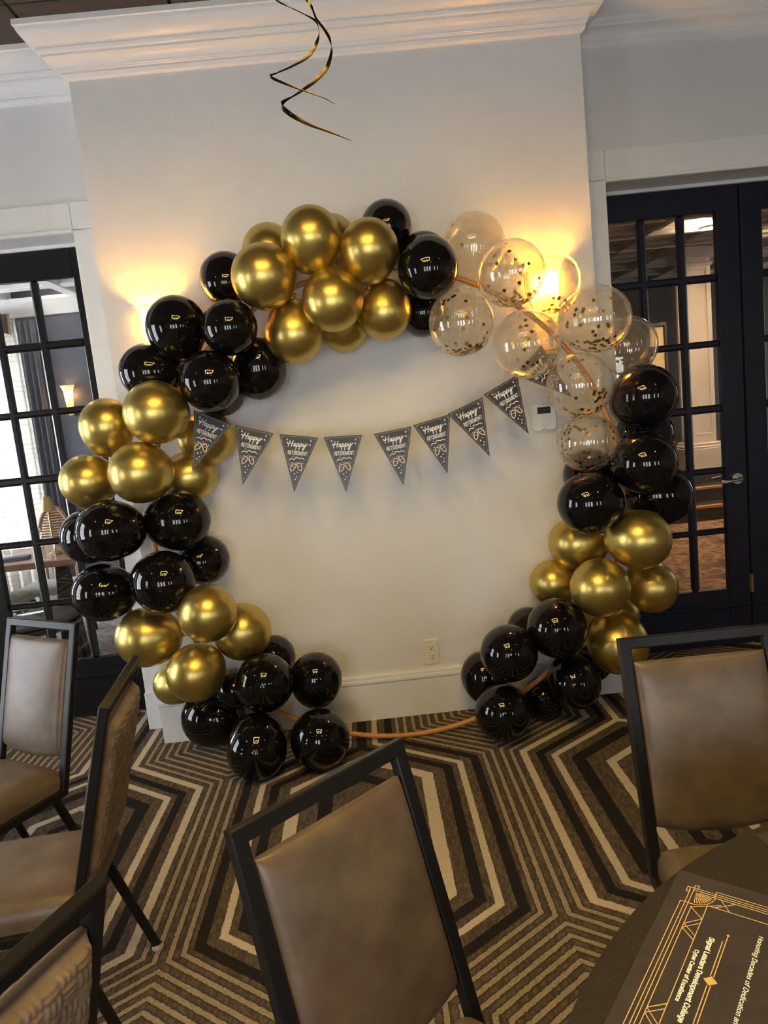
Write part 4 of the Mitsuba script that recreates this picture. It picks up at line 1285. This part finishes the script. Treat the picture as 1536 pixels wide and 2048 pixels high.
put('shade', lathe([(0.026, 1.155), (0.052, 1.055), (0.050, 1.055), (0.024, 1.155)], 24).apply_translation((-2.212, 1.60, 0)), 'gold_shade', 40, parent=lp)
put('stem', lathe([(0.0, 0.75), (0.045, 0.752), (0.045, 0.762), (0.008, 0.775), (0.006, 1.10), (0.0, 1.105)], 16).apply_translation((-2.212, 1.60, 0)), 'brass', 40, parent=lp)

wc = tag('wicker_chair', 'wicker backed chair at the far side of the dining table', 'chair')
wx, wy = -2.50, 2.30
arc = [(wx + 0.145 * math.sin(a) * (0.85 + 0.15 * math.cos(a)), wy + 0.02, 0.83 + 0.19 * -math.cos(a)) for a in np.linspace(-math.pi, math.pi, 36)[:-1]]
put('back_frame', tube(arc, 0.016, 8, closed=True), 'wicker', True, parent=wc)
st = [tube([(wx - 0.13 * math.sqrt(max(0.05, 1 - ((z - 0.83) / 0.19) ** 2)), wy + 0.02, z), (wx + 0.13 * math.sqrt(max(0.05, 1 - ((z - 0.83) / 0.19) ** 2)), wy + 0.02, z)], 0.0075, 6) for z in np.linspace(0.66, 1.0, 17)]
put('back_weave', join(*st), 'wicker', 40, parent=wc)
put('seat', cbox(wx - 0.22, wx + 0.22, wy - 0.42, wy + 0.0, 0.40, 0.45, 0.015), 'seat_grey', parent=wc)
for sx in (-1, 1):
    for y_ in (wy - 0.38, wy):
        put('leg', tube([(wx + sx * 0.18, y_, 0.40), (wx + sx * 0.20, y_, 0.0)], 0.017, 8), 'chair_metal', 40, parent=wc)
for sx in (-1, 1):
    put('post', tube([(wx + sx * 0.12, wy + 0.02, 0.44), (wx + sx * 0.12, wy + 0.02, 0.70)], 0.014, 8), 'wicker', 40, parent=wc)


def black_chair(cx, cy, yaw, text_, back=True, pad='seat_grey'):
    k = tag(numbered('bentwood_chair'), text_, 'chair', 'black framed chairs of the dining room')
    M = trimesh.transformations.rotation_matrix(yaw, [0, 0, 1])
    M[:3, 3] = (cx, cy, 0)
    put('cushion', at(M, lathe([(0.0, 0.425), (0.20, 0.425), (0.225, 0.44), (0.225, 0.455), (0.20, 0.475), (0.0, 0.485)], 32)), pad, 40, parent=k)
    put('seat_ring', at(M, lathe([(0.19, 0.395), (0.225, 0.395), (0.23, 0.41), (0.225, 0.424), (0.19, 0.424)], 32)), 'chair_metal', 40, parent=k)
    for a in (0.8, 2.35, 3.95, 5.5):
        put('leg', at(M, bar((0.18 * math.cos(a), 0.18 * math.sin(a), 0.40), (0.23 * math.cos(a), 0.23 * math.sin(a), 0.0), 0.034, 0.034, (1, 0, 0))), 'chair_metal', parent=k)
    put('foot_ring', at(M, tube([(0.205 * math.cos(a), 0.205 * math.sin(a), 0.20) for a in np.linspace(0, 2 * math.pi, 25)[:-1]], 0.009, 8, closed=True)), 'chair_metal', 40, parent=k)
    if back:
        ys = -0.21
        put('back', at(M, join(tube(spline([(-0.20, ys, 0.40), (-0.205, ys - 0.03, 0.62), (-0.17, ys - 0.06, 0.80), (0, ys - 0.075, 0.86), (0.17, ys - 0.06, 0.80), (0.205, ys - 0.03, 0.62), (0.20, ys, 0.40)], 6), 0.016, 10))), 'chair_metal', 40, parent=k)
    return k


black_chair(-2.66, 1.62, 0.3, 'black chair with round grey cushion under the dining table by the picture edge', False)
bc = black_chair(-2.10, 0.98, 2.6, 'black chair with a curved steel arm close behind the left glass door', False, 'slot_black')
put('arm', tube(spline([(-2.36, 0.98, 0.515), (-2.22, 0.90, 0.540), (-2.08, 0.86, 0.553), (-2.01, 0.87, 0.545), (-2.02, 0.91, 0.515), (-2.14, 0.98, 0.490), (-2.26, 1.04, 0.470)], 6), 0.010, 8), 'steel', True, parent=bc)
put('arm_post', tube([(-2.12, 0.97, 0.41), (-2.13, 0.98, 0.495)], 0.010, 8), 'steel', True, parent=bc)

# ------------------------------------------------------------------ lobby behind the right doors
LBY, LBZ = 7.2, 2.85
struct('floor_002', box(0.9, 8.2, 0.46, LBY, -0.06, 0.0), 'brown_carpet', label='patterned brown carpet of the lobby behind the right doors')
struct('wall_lobby', join(box(0.8, 0.9, 0.46, LBY, 0, 3.3), box(8.2, 8.3, 0.46, LBY, 0, 3.3), box(0.8, 8.3, LBY, LBY + 0.1, 0, 3.3)), 'plum_wall', label='dim brown lobby wall')
mat('tin_ceiling', (0.50, 0.47, 0.44), 0.28, metallic=0.5)
window('window_10', (8.2, 3.2), (0, 1), (-1, 0), 2.4, 0.6, 2.5, (4.5, 4.4, 4.2), 4, 3)
struct('ceiling_002', box(0.9, 8.2, 0.46, LBY, LBZ + 0.06, LBZ + 0.12), 'tin_ceiling', label='pressed tin ceiling of the lobby')
tin = join(cbox(-0.305, 0.305, -0.305, -0.285, 0, 0.06, 0.008), cbox(-0.305, 0.305, 0.285, 0.305, 0, 0.06, 0.008), cbox(-0.305, -0.285, -0.285, 0.285, 0, 0.06, 0.008), cbox(0.285, 0.305, -0.285, 0.285, 0, 0.06, 0.008),
           cbox(-0.20, 0.20, -0.20, -0.185, 0.025, 0.06, 0.005), cbox(-0.20, 0.20, 0.185, 0.20, 0.025, 0.06, 0.005), cbox(-0.20, -0.185, -0.185, 0.185, 0.025, 0.06, 0.005), cbox(0.185, 0.20, -0.185, 0.185, 0.025, 0.06, 0.005))
tin = mikit.ply(tin, 'tin_ceiling')
for ix in range(11):
    for iy in range(10):
        put_shared('panel', tin, 'ceiling_002', T().translate([1.25 + ix * 0.625, 0.82 + iy * 0.625, LBZ]))
mat('column_paint', (0.62, 0.55, 0.47), 0.45)
cl = tag('lobby_column', 'square panelled cream column standing on a plinth above the lobby steps', 'column')
cx, cy, z0 = 3.825, 4.78, 0.47
put('plinth', join(cbox(cx - 0.235, cx + 0.235, cy - 0.235, cy + 0.235, z0, z0 + 0.24, 0.006), cbox(cx - 0.22, cx + 0.22, cy - 0.22, cy + 0.22, z0 + 0.24, z0 + 0.265, 0.012), cbox(cx - 0.18, cx + 0.18, cy - 0.18, cy + 0.18, z0 + 0.265, z0 + 0.30, 0.015)), 'column_paint', parent=cl)
sh = [cbox(cx - 0.128, cx + 0.128, cy - 0.128, cy + 0.128, z0 + 0.29, LBZ + 0.06, 0.004)]
for (ax, s) in ((0, -1), (0, 1), (1, -1), (1, 1)):
    for a, b, c_, d in ((-0.13, -0.085, z0 + 0.30, LBZ), (0.085, 0.13, z0 + 0.30, LBZ), (-0.085, 0.085, z0 + 0.30, z0 + 0.40), (-0.085, 0.085, LBZ - 0.2, LBZ)):
        if ax == 0:
            sh.append(cbox(cx + a, cx + b, cy + s * 0.127, cy + s * 0.143, c_, d, 0.004))
        else:
            sh.append(cbox(cx + s * 0.127, cx + s * 0.143, cy + a, cy + b, c_, d, 0.004))
put('shaft', join(*sh), 'column_paint', parent=cl)
put('capital', join(cbox(cx - 0.16, cx + 0.16, cy - 0.16, cy + 0.16, LBZ - 0.16, LBZ - 0.12, 0.01), cbox(cx - 0.19, cx + 0.19, cy - 0.19, cy + 0.19, LBZ - 0.08, LBZ + 0.05, 0.01)), 'column_paint', parent=cl)
mat('step_dark', (0.040, 0.028, 0.022), 0.6)
mat('nosing_wood', (0.50, 0.22, 0.085), 0.35)
stp = tag('lobby_steps', 'dark steps with orange wooden nosings leading up in the lobby', 'steps')
for i_ in range(3):
    ys = 4.0 + 0.28 * i_
    put('step', box(1.2, 8.18, ys, LBY - 0.01 if i_ == 2 else ys + 0.30, 0.0 if i_ == 0 else 0.157 * i_, 0.157 * (i_ + 1)), 'step_dark', parent=stp)
    if i_ < 2:
        tag(put('nosing', cbox(1.2, 8.18, ys - 0.022, ys + 0.030, 0.157 * (i_ + 1) - 0.022, 0.157 * (i_ + 1) + 0.010, 0.006), 'nosing_wood', parent=stp), 'orange wooden nosing')
pl = tag('lobby_pillar_lamp', 'tall dim yellow glass wall lamp in a dark frame in the lobby', 'lamp')
put('frame', join(cbox(3.16, 3.19, 4.46, 4.56, 0.86, 2.12, 0.006), cbox(3.35, 3.38, 4.46, 4.56, 0.86, 2.12, 0.006), cbox(3.16, 3.38, 4.46, 4.56, 2.08, 2.12, 0.006), cbox(3.16, 3.38, 4.46, 4.56, 0.82, 0.90, 0.006), cbox(3.12, 3.42, 4.44, 4.70, 0.47, 0.83, 0.01)), 'step_dark', parent=pl)
put('glass', cbox(3.19, 3.35, 4.48, 4.54, 0.90, 2.08, 0.008), 'shade_glass', parent=pl)
put('tube_lamp', tube([(3.27, 4.51, 1.0), (3.27, 4.51, 2.0)], 0.012, 8), 'day', True, parent=pl, emitter=emit((1.0, 0.8, 0.25)))
mat('door_dark', (0.055, 0.040, 0.032), 0.5)
tag(put('lobby_cabinet', join(cbox(2.3, 3.1, 5.6, 6.1, 0.47, 2.3, 0.01), cbox(2.25, 3.15, 5.55, 6.12, 2.3, 2.38, 0.01), cbox(2.34, 2.68, 5.58, 5.62, 0.6, 2.22, 0.008), cbox(2.72, 3.06, 5.58, 5.62, 0.6, 2.22, 0.008)), 'door_dark'), 'tall dark wooden cabinet at the back of the lobby', 'cabinet')
downlight(3.36, 3.42, LBZ, SPOT_LOBBY, 0.075, 'bright recessed ceiling lamp in the lobby', None, 0.016)
downlight(4.6, 3.9, LBZ, (500, 355, 215), 0.06, 'recessed ceiling lamp in the lobby above the steps', None, 0.016)
downlight(2.2, 1.9, LBZ, (150, 105, 62), 0.06, 'dim recessed ceiling lamp in the lobby above the doors', None, 0.016)
